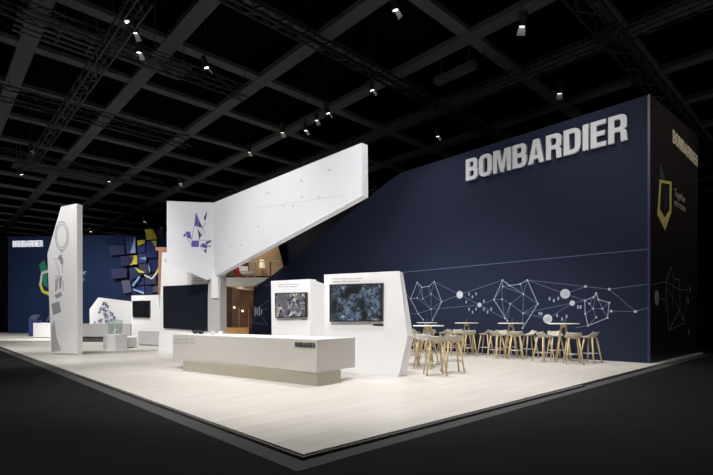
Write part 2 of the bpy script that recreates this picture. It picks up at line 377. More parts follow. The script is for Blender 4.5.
# mural on navy wall
fx = lambda x, y: onX(x, y, XW - 0.002)
N = {'a1': (417.3, 282.3), 'a2': (421.9, 287.4), 'a3': (428.8, 286.3), 'a4': (434.3, 281.7), 'a5': (441.6, 301.8), 'a6': (432.5, 320.2), 'a7': (423.3, 319.7), 'a8': (418.2, 313.7), 'a9': (410.6, 298.7),
 'ab1': (417, 297.8), 'ab2': (431, 294.1), 'ab3': (431, 309.3), 'ab4': (422.8, 298.7), 'al': (404, 292), 'al2': (406.5, 314),
 'D1': (459.8, 294.7), 'D2': (479.5, 304.9), 'c1': (502.5, 280.1), 'c2': (509.4, 285.6), 'c3': (520.3, 284.1), 'c4': (527.4, 280.1), 'c5': (537.9, 303.8), 'c6': (522.6, 328.2), 'c7': (507.5, 321), 'c8': (504.8, 318.4), 'c9': (493.9, 299.6),
 'ci1': (502.1, 299.2), 'ci2': (510.3, 303.8), 'ci3': (523.4, 294.1), 'ci4': (523, 313.3), 'ci5': (502.8, 286.5),
 'D3': (565.2, 293.8), 'D4': (572.3, 303.1), 'D5': (547.7, 318.9), 'e1': (585.6, 286.5), 'e2': (609.3, 289.2), 'e3': (635.4, 311.5), 'e4': (649.5, 284), 'e5': (649.5, 307.3), 'e6': (611.2, 311.1),
 'f1': (584.7, 300.5), 'f2': (593.5, 297.2), 'f3': (596.2, 293.2), 'f4': (598.4, 299.6), 'f5': (609.3, 302.7), 'f6': (607.5, 317.8), 'f7': (588, 325.7), 'f8': (585.3, 313.8), 'fi1': (589.6, 303.8), 'fi2': (596.2, 317.3), 'fi3': (602.4, 308.7), 'fi4': (593, 308.7), 'g1': (575, 327.9)}
bold = 'a1a2 a2a3 a3a4 a4a5 a5a6 a7a8 a8a9 a9a1 c1c2 c2c3 c3c4 c4c5 c5c6 c7c9 c9c1 f1f2 f2f3 f3f4 f4f5 f5f6 f6f7 f7f8 f8f1'
thin = [('a1', 'ab4'), ('a2', 'ab4'), ('ab4', 'ab3'), ('ab2', 'ab3'), ('ab2', 'a5'), ('a4', 'ab2'), ('a1', 'ab2'), ('ab3', 'a5'), ('a9', 'ab1'), ('ab3', 'a6'), ('a3', 'ab2'), ('a2', 'ab1'),
 ('a4', 'D1'), ('a5', 'D1'), ('D1', 'c1'), ('D1', 'D2'), ('ab3', 'D2'), ('D2', 'c9'), ('D2', 'c8'), ('al', 'a9'), ('al2', 'a8'),
 ('c1', 'ci5'), ('ci5', 'c2'), ('c1', 'ci1'), ('ci1', 'ci2'), ('ci2', 'c7'), ('ci2', 'ci3'), ('ci3', 'ci4'), ('ci3', 'c5'), ('ci2', 'ci4'), ('ci4', 'c6'), ('ci3', 'c4'), ('ci1', 'c9'), ('ci5', 'ci3'), ('c3', 'ci3'), ('ci4', 'c5'), ('c8', 'ci1'), ('c8', 'ci2'), ('c1', 'ci3'), ('a1', 'ab2'), ('ab4', 'ab2'), ('a8', 'ab3'), ('a9', 'ab4'), ('ab1', 'ab3'), ('c9', 'ci5'), ('c2', 'ci3'),
 ('c4', 'e1'), ('e1', 'e2'), ('e2', 'e4'), ('e2', 'e3'), ('e3', 'e5'), ('e3', 'e6'), ('c4', 'D3'), ('D3', 'e1'), ('D3', 'f1'), ('ci4', 'D4'), ('D5', 'D4'), ('ci4', 'D5'), ('D4', 'f1'), ('g1', 'f7'),
 ('f1', 'fi1'), ('fi1', 'fi4'), ('fi4', 'f3'), ('f2', 'fi1'), ('f3', 'fi3'), ('fi3', 'f5'), ('fi4', 'fi3'), ('fi3', 'f6'), ('fi4', 'fi2'), ('f8', 'fi4'), ('fi2', 'f7')]
c = fx(520, 330)
mu = thing('network_mural', c, 'white line network mural of faceted heads on navy wall', 'mural')
for hd in 'acf':
    bm = NB()
    for e in bold.split():
        if e[0] == hd: strip(bm, fx(*N[e[:2]]), fx(*N[e[2:]]), 0.024, NX, 0.004)
    part('head_outline', bm, LINEB, mu)
bm = NB()
for s in thin: strip(bm, fx(*N[s[0]]), fx(*N[s[1]]), 0.012, NX, 0.003)
part('connecting_lines', bm, LINE, mu)
for k, p in N.items():
    if k in ('D1', 'D2', 'D3', 'D4', 'D5', 'g1', 'al', 'al2', 'e4', 'e5'): continue
    bm = NB(); disc(bm, fx(*p), 0.04 if k[0] in 'e' else 0.028, NX, 0.006, 10); part('node_dot', bm, NODE, mu)
for k, r in (('D1', 3.6), ('D2', 2.2), ('D3', 4.6), ('D4', 2.5), ('D5', 4.4)):
    bm = NB(); cc = fx(*N[k]); d = (cc - EYE).dot(F); rr = r * d / FL * 1.05; disc(bm, cc, rr, NX, 0.008, 24); dd = part('badge', bm, NODE, mu)
    if rr > 0.1:
        bm = NB()
        for q in (-.4, 0, .4): box(bm, cc.x - 0.012, cc.x - 0.008, cc.y + q * rr - .03, cc.y + q * rr + .03, cc.z - 0.35 * rr, cc.z + (0.2 + 0.2 * (q == 0)) * rr)
        part('badge_icon', bm, PALEINK if k == 'D1' else GREYINK, dd)
bm = NB()
for x, y in ((469, 294.2), (472.4, 296.8), (476, 293.8), (466.2, 302), (483.8, 301), (469, 309.3), (472.5, 312.2), (476, 309), (483.8, 309.3), (487.5, 312), (491.2, 309), (549.5, 298.7), (553.8, 300.5), (558.2, 298.5), (578, 307), (580.5, 307), (541.5, 313.8), (539.3, 313.5), (557, 315.5), (562, 319), (566.5, 316.5)):
    bm = NB(); cc = fx(x, y); box(bm, cc.x - 0.004, cc.x, cc.y - 0.028, cc.y + 0.022, cc.z - 0.05, cc.z + 0.05); part('small_mark', bm, LINEB, mu)
# mural on black wall
c = fy(675, 330)
mb = thing('network_mural', c, 'dim grey line mural on black end wall', 'mural')
M_ = [(666.5, 281.6), (670.8, 267.5), (673.5, 278), (679.2, 280.1), (679.8, 309.6), (668.9, 330.3), (665.5, 300)]
bm = NB()
for k in range(7): strip(bm, fy(*M_[k]), fy(*M_[(k + 1) % 7]), 0.022, NY, 0.004)
for s in (((666.5, 281.6), (679.2, 290)), ((668, 290), (679.8, 309.6)), ((668.9, 330.3), (684, 323)), ((684, 323), (679.8, 309.6)), ((673.5, 278), (672, 310)), ((657, 298), (666, 300)), ((651, 285), (666.5, 281.6)), ((679.2, 290), (688, 290)), ((666, 282), (668.9, 330.3)), ((687, 289), (686, 309))): strip(bm, fy(*s[0]), fy(*s[1]), 0.014, NY, 0.003)
part('head_outline', bm, mat('dim_line', (0.24, 0.24, 0.24), 0.6), mb)
bm = NB(); disc(bm, fy(656.5, 297.8), 0.22, NY, 0.008, 20); part('badge', bm, DIM, mb)
for x, y in ((690, 289), (688, 301), (683, 318), (689, 331.5)): bm = NB(); q = fy(x, y); box(bm, q.x - .05, q.x + .05, q.y - 0.004, q.y, q.z - .08, q.z + .08); part('small_mark', bm, DIM, mb)

# graphic on doorway end of navy wall
c = fx(259, 318)
dg = thing('door_graphic', c, 'white burst of bars and lines at doorway end of navy wall', 'mural')
bm = NB()
for x, y0, y1 in ((254.6, 307, 315.5), (256.6, 308, 315), (258.8, 306.5, 315.8), (261, 309, 314)):
    p0 = fx(x, y1); p1 = fx(x + 1.0, y0); prism(bm, [V((p0.x, p0.y, p0.z)), V((p0.x, p1.y, p0.z)), V((p0.x, p1.y, p1.z)), V((p0.x, p0.y, p1.z))], NX * .006)
part('bars', bm, NODE, dg)
bm = NB()
for s in (((254, 311), (269, 300)), ((256, 308), (251, 303)), ((260, 314), (268, 325)), ((256, 315), (252.5, 322)), ((262, 310), (268, 308)), ((252.5, 322), (268, 325))): strip(bm, fx(*s[0]), fx(*s[1]), 0.022, NX, 0.004)
part('connecting_lines', bm, LINE, dg)

# ================================================================== DOORWAY, LINTEL, UPPER LOUNGE
LP = Plane(gpt(225, 27.2), gpt(272, 26.9))
bm = NB(); prism(bm, [LP.at(224, 277.4), LP.at(271, 277.4), LP.at(253, 286.3), LP.at(224, 286.3)], -LP.n * 5.5)
struct('upper_floor_slab', bm, LINTEL, 'pale lintel edge of upper lounge floor')
BP = Plane(gpt(215, 31.5), gpt(300, 31.5))
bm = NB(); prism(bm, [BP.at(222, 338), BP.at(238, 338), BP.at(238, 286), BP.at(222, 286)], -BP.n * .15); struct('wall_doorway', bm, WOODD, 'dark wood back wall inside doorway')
bm = NB(); prism(bm, [BP.at(232, 338, .3), BP.at(256, 338, .3), BP.at(256, 288, .3), BP.at(232, 288, .3)], -BP.n * .1); wd = struct('wall_wood', bm, WOODW, 'warm wood panelled wall inside doorway')
bm = NB()
for x in (238.7, 248.2):
    for y in (0,): prism(bm, [BP.at(x, 327, .3), BP.at(x + .8, 327, .3), BP.at(x + .8, 308, .3), BP.at(x, 308, .3)], BP.n * .03)
struct('door_handle', bm, mat('brass_pull', (0.6, 0.5, 0.38), 0.3, 0.5), parent=wd)
bm = NB(); z0 = .70
q = [G(226, 331.3, z0), G(247, 331.3, z0), G(246, 328.2, z0), G(226, 326.2, z0)]
q = [gpt(224, 27.2), gpt(249, 26.8), gpt(249, 31.1), gpt(224, 31.4)]
prism(bm, [V((p.x, p.y, z0)) for p in q], V((0, 0, -z0))); struct('raised_floor', bm, WOODF, 'raised orange wood floor inside doorway')
LC = P(242.5, 311, 31.0)
bm = NB(); bmesh.ops.create_uvsphere(bm, u_segments=12, v_segments=8, radius=0.08, matrix=Matrix.Translation(LC))
wl = thing('wall_lamp', LC - V((0, 0, .12)), 'small glowing wall lamp on wood panelling inside doorway', 'lamp')
WG = mat('warm_globe', (1, .9, .7), .5, emit=(1, .85, .62), es=1.3)
part('globe', bm, WG, wl, True)
bm = NB(); rod(bm, LC, LC - BP.n * .28, .02); part('bracket', bm, BLACK, wl)
LC2 = P(234.3, 307.5, 31.2)
bm = NB(); bmesh.ops.create_uvsphere(bm, u_segments=12, v_segments=8, radius=0.08, matrix=Matrix.Translation(LC2))
wl = thing('wall_lamp', LC2 - V((0, 0, .14)), 'small white wall lamp at dark left side of doorway', 'lamp')
part('globe', bm, WG, wl, True)
bm = NB(); rod(bm, LC2, LC2 - BP.n * .30, .02); part('bracket', bm, BLACK, wl)
# upper lounge
LB = Plane(gpt(205, 32.6), gpt(300, 32.6)); a = LB.at(203, 300); b = LB.at(292, 300)
bm = NB(); prism(bm, [V((a.x, a.y, 0)), V((b.x, b.y, 0)), V((b.x, b.y, 6.2)), V((a.x, a.y, 6.2))], -LB.n * .15); struct('wall_rear_left', bm, NAVYD, 'dark rear wall behind doorway and upper lounge')
UP = Plane(gpt(215, 31.0), gpt(290, 31.0))
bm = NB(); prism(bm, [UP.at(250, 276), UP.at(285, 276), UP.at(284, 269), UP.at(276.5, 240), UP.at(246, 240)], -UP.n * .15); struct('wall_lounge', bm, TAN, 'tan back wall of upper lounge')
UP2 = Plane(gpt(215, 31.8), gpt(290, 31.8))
bm = NB(); prism(bm, [UP2.at(215, 276), UP2.at(262, 276), UP2.at(262, 242), UP2.at(215, 242)], -UP2.n * .15); struct('wall_lounge_back', bm, mat('lounge_painted_shade', (0.13, 0.095, 0.06), .6, var=.5, scale=.9), 'recess of upper lounge with shade painted dark')  # wall tan darkened in the colour to stand for shade in the recess
ZU = LP.at(240, 277.4).z
RPn = Plane(gpt(215, 28.0), gpt(290, 28.0))
a = RPn.at(243, 262.3); b = RPn.at(279.5, 260.8)
rl = thing('railing', V(((a.x + b.x) / 2, (a.y + b.y) / 2, ZU)), 'thin pale railing along front of upper lounge', 'railing')
bm = NB(); rod(bm, a, b, .035); part('handrail', bm, mat('rail', (0.65, 0.55, 0.40), .4), rl)
for px in (255, 270.5):
    p = RPn.at(px, 261.6); bm = NB(); rod(bm, V((p.x, p.y, ZU)), p, .04); part('post', bm, WOODD if px > 260 else STEEL, rl)
def up_item(px, d): p = gpt(px, d); return V((p.x, p.y, ZU))
# white lounge chair
p = up_item(247, 29.3); ch = thing('lounge_chair', p, 'white lounge chair in upper lounge beside railing', 'chair')
bm = NB(); lathe(bm, [(0, .30), (.30, .32), (.42, .42), (.45, .58), (.40, .58), (.34, .46), (0, .42)], seg=20); part('seat', bm, SEATW, ch, True, local=True)
bm = NB()
for i in range(9):
    t = math.radians(200 + i * 12); t2 = t + math.radians(12)
    prism(bm, [V((.42 * math.cos(t), -.42 * math.sin(t), .5)), V((.42 * math.cos(t2), -.42 * math.sin(t2), .5)), V((.48 * math.cos(t2), -.48 * math.sin(t2), .95)), V((.48 * math.cos(t), -.48 * math.sin(t), .95))], V((.03 * math.cos(t), -.03 * math.sin(t), 0)))
part('backrest', bm, SEATW, ch, local=True)
bm = NB(); lathe(bm, [(0, 0), (.26, 0), (.26, .02), (.03, .05), (.03, .30), (0, .30)], seg=16); part('base', bm, STEEL, ch, local=True)
# red armchair
p = up_item(243, 30.2); ch = thing('armchair', p, 'red armchair at left of upper lounge', 'chair')
bm = NB(); box(bm, -.4, .4, -.35, .35, .2, .5); bevel(bm, .06); part('seat', bm, RED, ch, local=True)
bm = NB(); box(bm, -.4, .4, .25, .42, .4, 1.0); bevel(bm, .06); part('backrest', bm, RED, ch, local=True)
for s in (-1, 1):
    bm = NB(); box(bm, s * .42 - .07, s * .42 + .07, -.35, .35, .2, .68); bevel(bm, .04); part('armrest', bm, RED, ch, local=True)
for sx in (-.3, .3):
    for sy in (-.28, .28): bm = NB(); rod(bm, (sx, sy, 0), (sx, sy, .2), .02); part('leg', bm, BLACK, ch, local=True)
p = up_item(262, 29.6); ch = thing('standing_lamp', p, 'pale shaded lamp standing in upper lounge', 'lamp')
bm = NB(); lathe(bm, [(0, 0), (.16, 0), (.16, .03), (.015, .05), (.015, .95), (0, .95)], seg=16); part('stand', bm, BLACK, ch, local=True)
bm = NB(); lathe(bm, [(.20, .85), (.14, 1.35), (0, 1.35)], seg=20); part('lamp_shade', bm, mat('shade', (.8, .75, .65), .7, emit=(1, .8, .55), es=.35), ch, True, local=True)

# ================================================================== WHITE WING
WPX = 7.03
fw = lambda x, y, o=0.0: onX(x, y, WPX - o)
cr_t = fw(213.6, 201.4); cr_b = V((cr_t.x, cr_t.y, 0)); ZW = 5.10
pl = Plane(gpt(166.8, 15.15), V((cr_t.x, cr_t.y, 0)))
c = V((7.03, 11, 3.5))
wg = thing('suspended_wing', c, 'huge white angular wing raised above the counters', 'architectural feature')
apex = pl.at(207, 280)
tcr = V((cr_t.x, cr_t.y, ZW)); bcr_z = 1.2 + (319.6 - 277.0) / FL * (cr_t - EYE).dot(F)
bcr = V((cr_t.x, cr_t.y, bcr_z)); off = V((0.19, 0, 0)); off2 = V((0.19, 0.02, 0))
e_t = fw(361.5, 145.2); e_t.z = ZW; e_b = fw(362, 196)
bm = NB(); prism(bm, [tcr, e_t, e_b, bcr], off); part('long_panel', bm, WINGW, wg)
lt = pl.at(166.8, 201.7); lt.z = ZW; lb = pl.at(169, 263)
lb = V((lt.x, lt.y, lb.z))
bm = NB(); prism(bm, [lt, tcr, bcr, apex, lb], off); part('folded_panel', bm, WINGW, wg)
# bird print on folded panel
def cr7(x, y): return (165 + x / 6.33, 190 + y / 6.33)
def bird(polys, m, nm, th):
    for pg in polys: bm = NB(); prism(bm, [pl.at(*cr7(*p), 0.001) for p in pg], pl.n * th); part(nm, bm, m, wg)
bird([[(195, 138), (186, 222), (205, 235), (215, 188)], [(130, 262), (160, 265), (168, 312), (138, 300)], [(168, 320), (215, 320), (215, 360), (168, 360)], [(220, 355), (242, 335), (272, 352), (262, 372)]], PURPLE, 'bird_facet', .004)
bird([[(215, 190), (208, 232), (240, 242)], [(268, 132), (244, 178), (256, 198)], [(205, 240), (216, 312), (232, 288)], [(255, 330), (292, 318), (290, 330), (262, 345)], [(262, 372), (262, 402), (246, 382)], [(113, 292), (130, 270), (130, 296)], [(268, 355), (290, 350), (286, 362)]], PURPLED, 'bird_dark_facet', .0045)  # darker printed facets of the bird
bm = NB()
for s in (((186, 222), (168, 318)), ((240, 242), (216, 318)), ((258, 200), (240, 242)), ((216, 318), (290, 318)), ((138, 300), (168, 355)), ((240, 245), (256, 262)), ((256, 262), (235, 290)), ((220, 355), (262, 402))):
    strip(bm, pl.at(*cr7(*s[0]), .001), pl.at(*cr7(*s[1]), .001), .02, pl.n, .004)
part('bird_lines', bm, LILAC, wg)
bm = NB()
for x, y in ((268, 193), (283.5, 206), (302, 196.8), (329.5, 170.2), (301.5, 180.8), (318.5, 196.8), (258.3, 226.7), (234.3, 231.7), (230, 246), (241.3, 245), (235.8, 256), (293, 233 - 27)):
    q = fw(x, y, .001); prism(bm, [q + V((0, -.03, -.02)), q + V((0, .03, -.015)), q + V((0, .025, .03)), q + V((0, -.02, .02))], NX * .004); part('small_mark', bm, GREYINK, wg); bm = NB()
bm.free()
bm = NB()
for s in (((224, 214.7), (227, 214.9)), ((224, 219.5), (228, 220)), ((229, 246), (234, 246)), ((234, 203), (240, 203.2)), ((296, 206), (302, 205)), ((255, 208.3), (345, 194.8)), ((225, 236.8), (228.5, 237)), ((264, 193.3), (270, 193.2)), ((298, 180.8), (303, 180.9)), ((326, 170.4), (331, 170))): strip(bm, fw(*s[0], .001), fw(*s[1], .001), .012, NX, .003)
part('tick_marks', bm, PALEINK, wg)

# support column
CP = Plane(gpt(208, 15.5), gpt(226, 15.2))
bm = NB(); prism(bm, [CP.at(208.4, 355), CP.at(220, 356), CP.at(220, 266), CP.at(208.4, 274)], -CP.n * .33)
for v in bm.verts:
    if v.co.z < .3: v.co.z = 0
cb = CP.at(217, 300); col = thing('support_column', V((cb.x, cb.y, 0)), 'pale grey square column holding up the white wing', 'column')
part('shaft', bm, GREYW, col)
bm = NB(); prism(bm, [CP.at(212.5, 298), CP.at(219, 298), CP.at(219, 268), CP.at(212.5, 271)], CP.n * .06); part('cover_plate', bm, WHITE, col)

# LED wall panel
LPn = Plane(gpt(162, 17.3), gpt(208, 15.85))
q0 = LPn.at(185, 330); lw = thing('screen_wall', V((q0.x, q0.y, 0)), 'white upright panel with large dark video screen under wing', 'display wall')
pts = [LPn.at(158.2, 353), LPn.at(208.2, 356), LPn.at(208.2, 268), LPn.at(180, 252), LPn.at(162, 252.5)]
pts[0].z = 0; pts[1].z = 0
bm = NB(); prism(bm, pts, -LPn.n * .35); part('panel', bm, WHITE, lw)
bm = NB(); prism(bm, [LPn.at(164.4, 328), LPn.at(208, 331), LPn.at(207.8, 284.2), LPn.at(164.2, 286.3)], LPn.n * .05); part('video_screen', bm, LED, lw)
bm = NB()
for y0 in (259.5, 261.5): strip(bm, LPn.at(164.3, y0, .001), LPn.at(168.5, y0, .001), .03, LPn.n, .004)
for y0 in (279, 281.3): strip(bm, LPn.at(193.5, y0 - .3, .001), LPn.at(203, y0 - .6, .001), .035, LPn.n, .004)
part('caption_lines', bm, GREYINK, lw)
# wooden box behind it
WB = Plane(gpt(150, 24), gpt(170, 24))
bm = NB(); prism(bm, [WB.at(157.5, 338), WB.at(163, 338), WB.at(168, 247), WB.at(155.5, 247.2), WB.at(155.5, 250), WB.at(158.5, 251)], -WB.n * .2)
for v in bm.verts:
    if v.co.z < .5: v.co.z = 0
solo('wood_panel', bm, mat('copper_wood', (0.30, 0.16, 0.10), .5, var=.15), 'copper brown wooden panel edge left of the screen wall', 'panel')

# ================================================================== RECEPTION DESK
def flat(p, z): return V((p.x, p.y, z))
A = V((5.11, 6.5, 0)); B = V((4.46, 11.4, 0)); C = V((6.31, 6.78, 0)); D = B + (C - A) * 0.8 + V((0, .2, 0))
zt, zb = .83, .243
q0 = (A + B + C + D) / 4
dk = thing('reception_desk', q0, 'long white angular reception counter at front of stand', 'desk')
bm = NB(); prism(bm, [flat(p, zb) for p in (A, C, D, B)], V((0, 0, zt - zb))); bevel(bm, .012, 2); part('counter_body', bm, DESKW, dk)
A2 = G(316.7, 387); B2 = G(183.2, 370.8); C2 = G(340.9, 382.7); A2 = V((5.12, 6.50, 0)); D2 = B2 + (C2 - A2) * 0.9
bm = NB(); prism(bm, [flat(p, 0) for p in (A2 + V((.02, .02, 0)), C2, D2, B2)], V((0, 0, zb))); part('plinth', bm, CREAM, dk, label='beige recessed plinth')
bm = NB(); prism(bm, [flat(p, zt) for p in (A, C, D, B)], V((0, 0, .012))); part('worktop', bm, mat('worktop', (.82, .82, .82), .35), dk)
DP = Plane(A, B)
a = DP.at(295.2, 346.8); b = DP.at(315.2, 347.6); hh = .088; b.z = a.z
part('logo_lettering', merge(word('BOMBARDIER', a, b, hh, DP.n, .01)), DARKINK, dk, label='black BOMBARDIER lettering')
bm = NB()
for y0, x1 in ((339.3, 195.5), (342.6, 195)):
    xx = 174.5
    for w in (5.5, 3, 4.5, 5.2): strip(bm, DP.at(xx, y0, .001), DP.at(xx + w, y0 + .08 * w, .001), .035, DP.n, .003); xx += w + .8
part('caption_lines', bm, GREYINK, dk)
# things on the desk
def bowl(px, py, r, m, label):
    p = G(px, py, zt + .012); bm = NB(); lathe(bm, [(0, 0), (r * .5, 0), (r, r * .7), (r * .95, r * .9), (r * .5, r * .35), (0, r * .3)], p, 16)
    solo('bowl', bm, m, label, 'bowl', 'small bowls on the reception desk', True)
bowl(195.5, 333.6, .10, BLACK, 'left one of two small black bowls on reception counter')
bowl(200.8, 334.0, .085, BLACK, 'right one of two small black bowls on reception counter')
def brochure(px, py, m, label):
    p = G(px, py, zt + .012); t = thing('brochure_holder', p, label, 'brochure holder', 'brochure holders on the reception desk')
    bm = NB(); box(bm, -.06, .06, -.05, .05, 0, .012); part('base', bm, STEEL, t, local=True)
    bm = NB(); prism(bm, [V((-.05, -.09, .012)), V((-.05, .09, .012)), V((.0, .09, .09)), V((.0, -.09, .09))], V((.012, 0, 0))); part('brochures', bm, m, t, local=True)
brochure(213.5, 334.9, GREYW, 'pale brochure holder on counter, nearest the black bowls')
brochure(221, 335.2, WHITE, 'white brochure holder on counter in front of the doorway')

# ================================================================== KIOSKS
def screen(parent, plane, tl, tr, br, bl, m, fw_=.03, name='video_screen'):
    q = [plane.at(*p, .0) for p in (bl, br, tr, tl)]
    bm = NB(); prism(bm, q, plane.n * .07); sc = part(name, bm, mat('screen_frame', (.02, .02, .022), .4), parent)
    cx = sum((p for p in q), V()) / 4; bm = NB()
    prism(bm, [cx + (p - cx) - (p - cx).normalized() * .05 + plane.n * .071 for p in q], plane.n * .003); part('display', bm, m, sc)
    return sc
# big kiosk
K = Plane(gpt(324, 10.6), gpt(399, 9.75))
def zclip(p): p.z = 0; return p
kb = K.at(370, 370); kk = thing('kiosk_wall', V((kb.x, kb.y, 0)), 'tall white angular kiosk with large crystal picture screen', 'kiosk')
fr = [zclip(K.at(325.5, 372)), zclip(K.at(398.7, 377)), K.at(407.6, 336), K.at(399.3, 271), K.at(324, 274.6)]
bk = -K.n * .28 + V((0, 0, 0))
side = R * .08 - K.n * .25
rear = [fr[0] - K.n * .3, zclip(K.at(403.4, 377) - K.n * .18), K.at(410.3, 337) - K.n * .18, K.at(400.2, 272) - K.n * .15, fr[4] - K.n * .3]
bm = NB(); frustum(bm, fr, rear); part('body', bm, WHITE, kk)
screen(kk, K, (331, 284.7), (383.9, 283.2), (383.5, 321.6), (331, 321.8), SCR2)
bm = NB(); prism(bm, [K.at(373.3, 325.8), K.at(383.6, 326.2), K.at(383.6, 324.2), K.at(373.3, 324)], K.n * .006); part('name_tag', bm, DARKINK, kk)
bm = NB()
for y0, ws in ((278.8, (6, 9, 4, 7)), (281.6, (8, 5, 8, 3))):
    xx = 332.5
    for w in ws: strip(bm, K.at(xx, y0 - (xx - 332) * .02, .001), K.at(xx + w, y0 - (xx + w - 332) * .02, .001), .028, K.n, .003); xx += w + 1
part('caption_lines', bm, PALEINK, kk)
# medium kiosk
K2 = Plane(gpt(271, 12.3), gpt(310, 11.6)); K2b = Plane(gpt(310, 11.6), gpt(326, 11.95))
kb = K2.at(290, 360); k2 = thing('kiosk_wall', V((kb.x, kb.y, 0)), 'medium white kiosk with mosaic picture screen', 'kiosk')
A_ = K2.at(271, 281); B_ = K2.at(310.2, 279)
f1 = [zclip(K2.at(272, 360)), zclip(K2.at(310.2, 366)), B_, A_]
bm = NB(); prism(bm, f1, -K2.n * .25); part('body', bm, WHITE, k2)
f2 = [V((B_.x, B_.y, 0)), zclip(K2b.at(326, 365)), K2b.at(326, 284.4), B_]
bm = NB(); prism(bm, f2, -K2b.n * .22); part('angled_flank', bm, WHITE, k2)
screen(k2, K2, (276.6, 293.2), (307.9, 292.4), (307.9, 317.3), (276.9, 317.9), SCR1)
bm = NB(); prism(bm, [K2.at(301, 319.8), K2.at(307.5, 319.7), K2.at(307.5, 318.6), K2.at(301, 318.7)], K2.n * .006); part('name_tag', bm, GREYINK, k2)
bm = NB()
for y0, ws in ((284.3, (6, 7, 6)), (286.6, (5, 4, 8))):
    xx = 278
    for w in ws: strip(bm, K2.at(xx, y0, .001), K2.at(xx + w, y0, .001), .028, K2.n, .003); xx += w + 1
part('caption_lines', bm, PALEINK, k2)
# far kiosk
K3 = Plane(gpt(131, 23.4), gpt(162, 22.6))
kb = K3.at(146, 340); k3 = thing('kiosk_wall', V((kb.x, kb.y, 0)), 'small distant white kiosk with blank black square screen', 'kiosk')
f1 = [zclip(K3.at(131.5, 343)), zclip(K3.at(163.5, 345)), K3.at(158, 294.8), K3.at(131.5, 295.6)]
bm = NB(); prism(bm, f1, -K3.n * .3); part('body', bm, WHITE, k3)
screen(k3, K3, (133.4, 300.9), (150.6, 300.6), (150.6, 317.4), (133.6, 317.2), BLKSCR)
# low faceted board with bird
K4 = Plane(gpt(89, 27.0), gpt(131, 26.4))
kb = K4.at(110, 330); k4 = thing('display_board', V((kb.x, kb.y, 0)), 'low white angular board printed with faceted crystal bird', 'display board')
f1 = [zclip(K4.at(90, 341)), zclip(K4.at(133, 341)), K4.at(131, 301.6), K4.at(98, 297.6), K4.at(89.5, 309.3)]
bm = NB(); prism(bm, f1, -K4.n * .3); part('body', bm, WHITE, k4)
def c4(x, y): return (75 + x / 6.79, 285 + y / 6.79)
SL_ = mat('slate_print', (.10, .11, .20), .6); GP_ = mat('grey_print', (.38, .40, .50), .6)
random.seed(3)
for i in range(46):
    y = 120 + 145 * ((i * .618) % 1); hw = 14 + (y - 120) * .46
    x = 205 + hw * random.uniform(-1, 1.05)
    s = random.uniform(8, 16); t = random.uniform(0, 6.28)
    tri = [c4(x + s * math.cos(t + k * 2.1), y + s * math.sin(t + k * 2.1)) for k in range(3)]
    bm = NB(); prism(bm, [K4.at(*p, .001 + i * .0003) for p in tri], K4.n * .003); part('crystal_facet', bm, SL_ if i % 2 else GP_, k4)

# ================================================================== TOTEM PILLAR
T = Plane(gpt(51, 15.8), gpt(77, 15.6))
tb = T.at(64, 350); tt = thing('display_pillar', V((tb.x, tb.y, 0)), 'tall white tapering pillar printed with grey sketches', 'pillar')
fr = [zclip(T.at(51.2, 354)), zclip(T.at(77.2, 355.5)), T.at(76.9, 203.4), T.at(61, 206.6), T.at(47.4, 254)]
TO = V((0.20, 0.16, 0))
bm = NB(); prism(bm, fr, TO); part('body', bm, WHITE, tt)
bm = NB(); prism(bm, [zclip(T.at(51.6, 354, .012)), zclip(T.at(77, 355.5, .012)), V((T.at(77, 355.5, .012).x, T.at(77, 355.5, .012).y, .05)), V((T.at(51.6, 354, .012).x, T.at(51.6, 354, .012).y, .05))], -T.n * .011); part('foot_rail', bm, STEEL, tt)
bm = NB()
for rx, ry, cy in ((6.6, 14.2, 236), (5.2, 11.6, 236), (1.1, 1.4, 251)):
    pp = [T.at(61.8 + rx * math.cos(k * math.pi / 14), cy + ry * math.sin(k * math.pi / 14), .001) for k in range(28)]
    for k in range(28): strip(bm, pp[k], pp[(k + 1) % 28], .035, T.n, .003)
def c5(x, y): return (48 + x / 5.94, 200 + y / 5.94)
for s in (((35, 350), (90, 350)), ((90, 350), (85, 435)), ((45, 365), (70, 440)), ((60, 340), (92, 375)), ((70, 130), (95, 130)), ((40, 455), (85, 450)), ((50, 480), (55, 520)), ((92, 480), (90, 540))): strip(bm, T.at(*c5(*s[0]), .001), T.at(*c5(*s[1]), .001), .03, T.n, .003)
part('sketch_lines', bm, mat('sketch_grey', (.48, .48, .50), .6), tt)
def c6(x, y): return (48 + x / 5.72, 275 + y / 5.72)
for pg in ([(20, 165), (65, 150), (75, 210), (30, 230)], [(35, 118), (72, 95), (82, 118), (48, 135)], [(62, 15), (80, 10), (76, 70), (66, 85)], [(60, -110), (78, -118), (86, -62), (76, -60)]):
    bm = NB(); prism(bm, [T.at(*c6(*p), .001) for p in pg], T.n * .003); part('dark_facet', bm, mat('facet_grey', (.33, .32, .33), .6), tt)
for pg in ([(36, 255), (20, 300), (20, 440), (75, 432), (48, 350)], [(42, 25), (60, 12), (56, 80), (40, 100)]):
    bm = NB(); prism(bm, [T.at(*c6(*p), .001) for p in pg], T.n * .003); part('pale_facet', bm, mat('facet_pale', (.44, .44, .45), .6), tt)

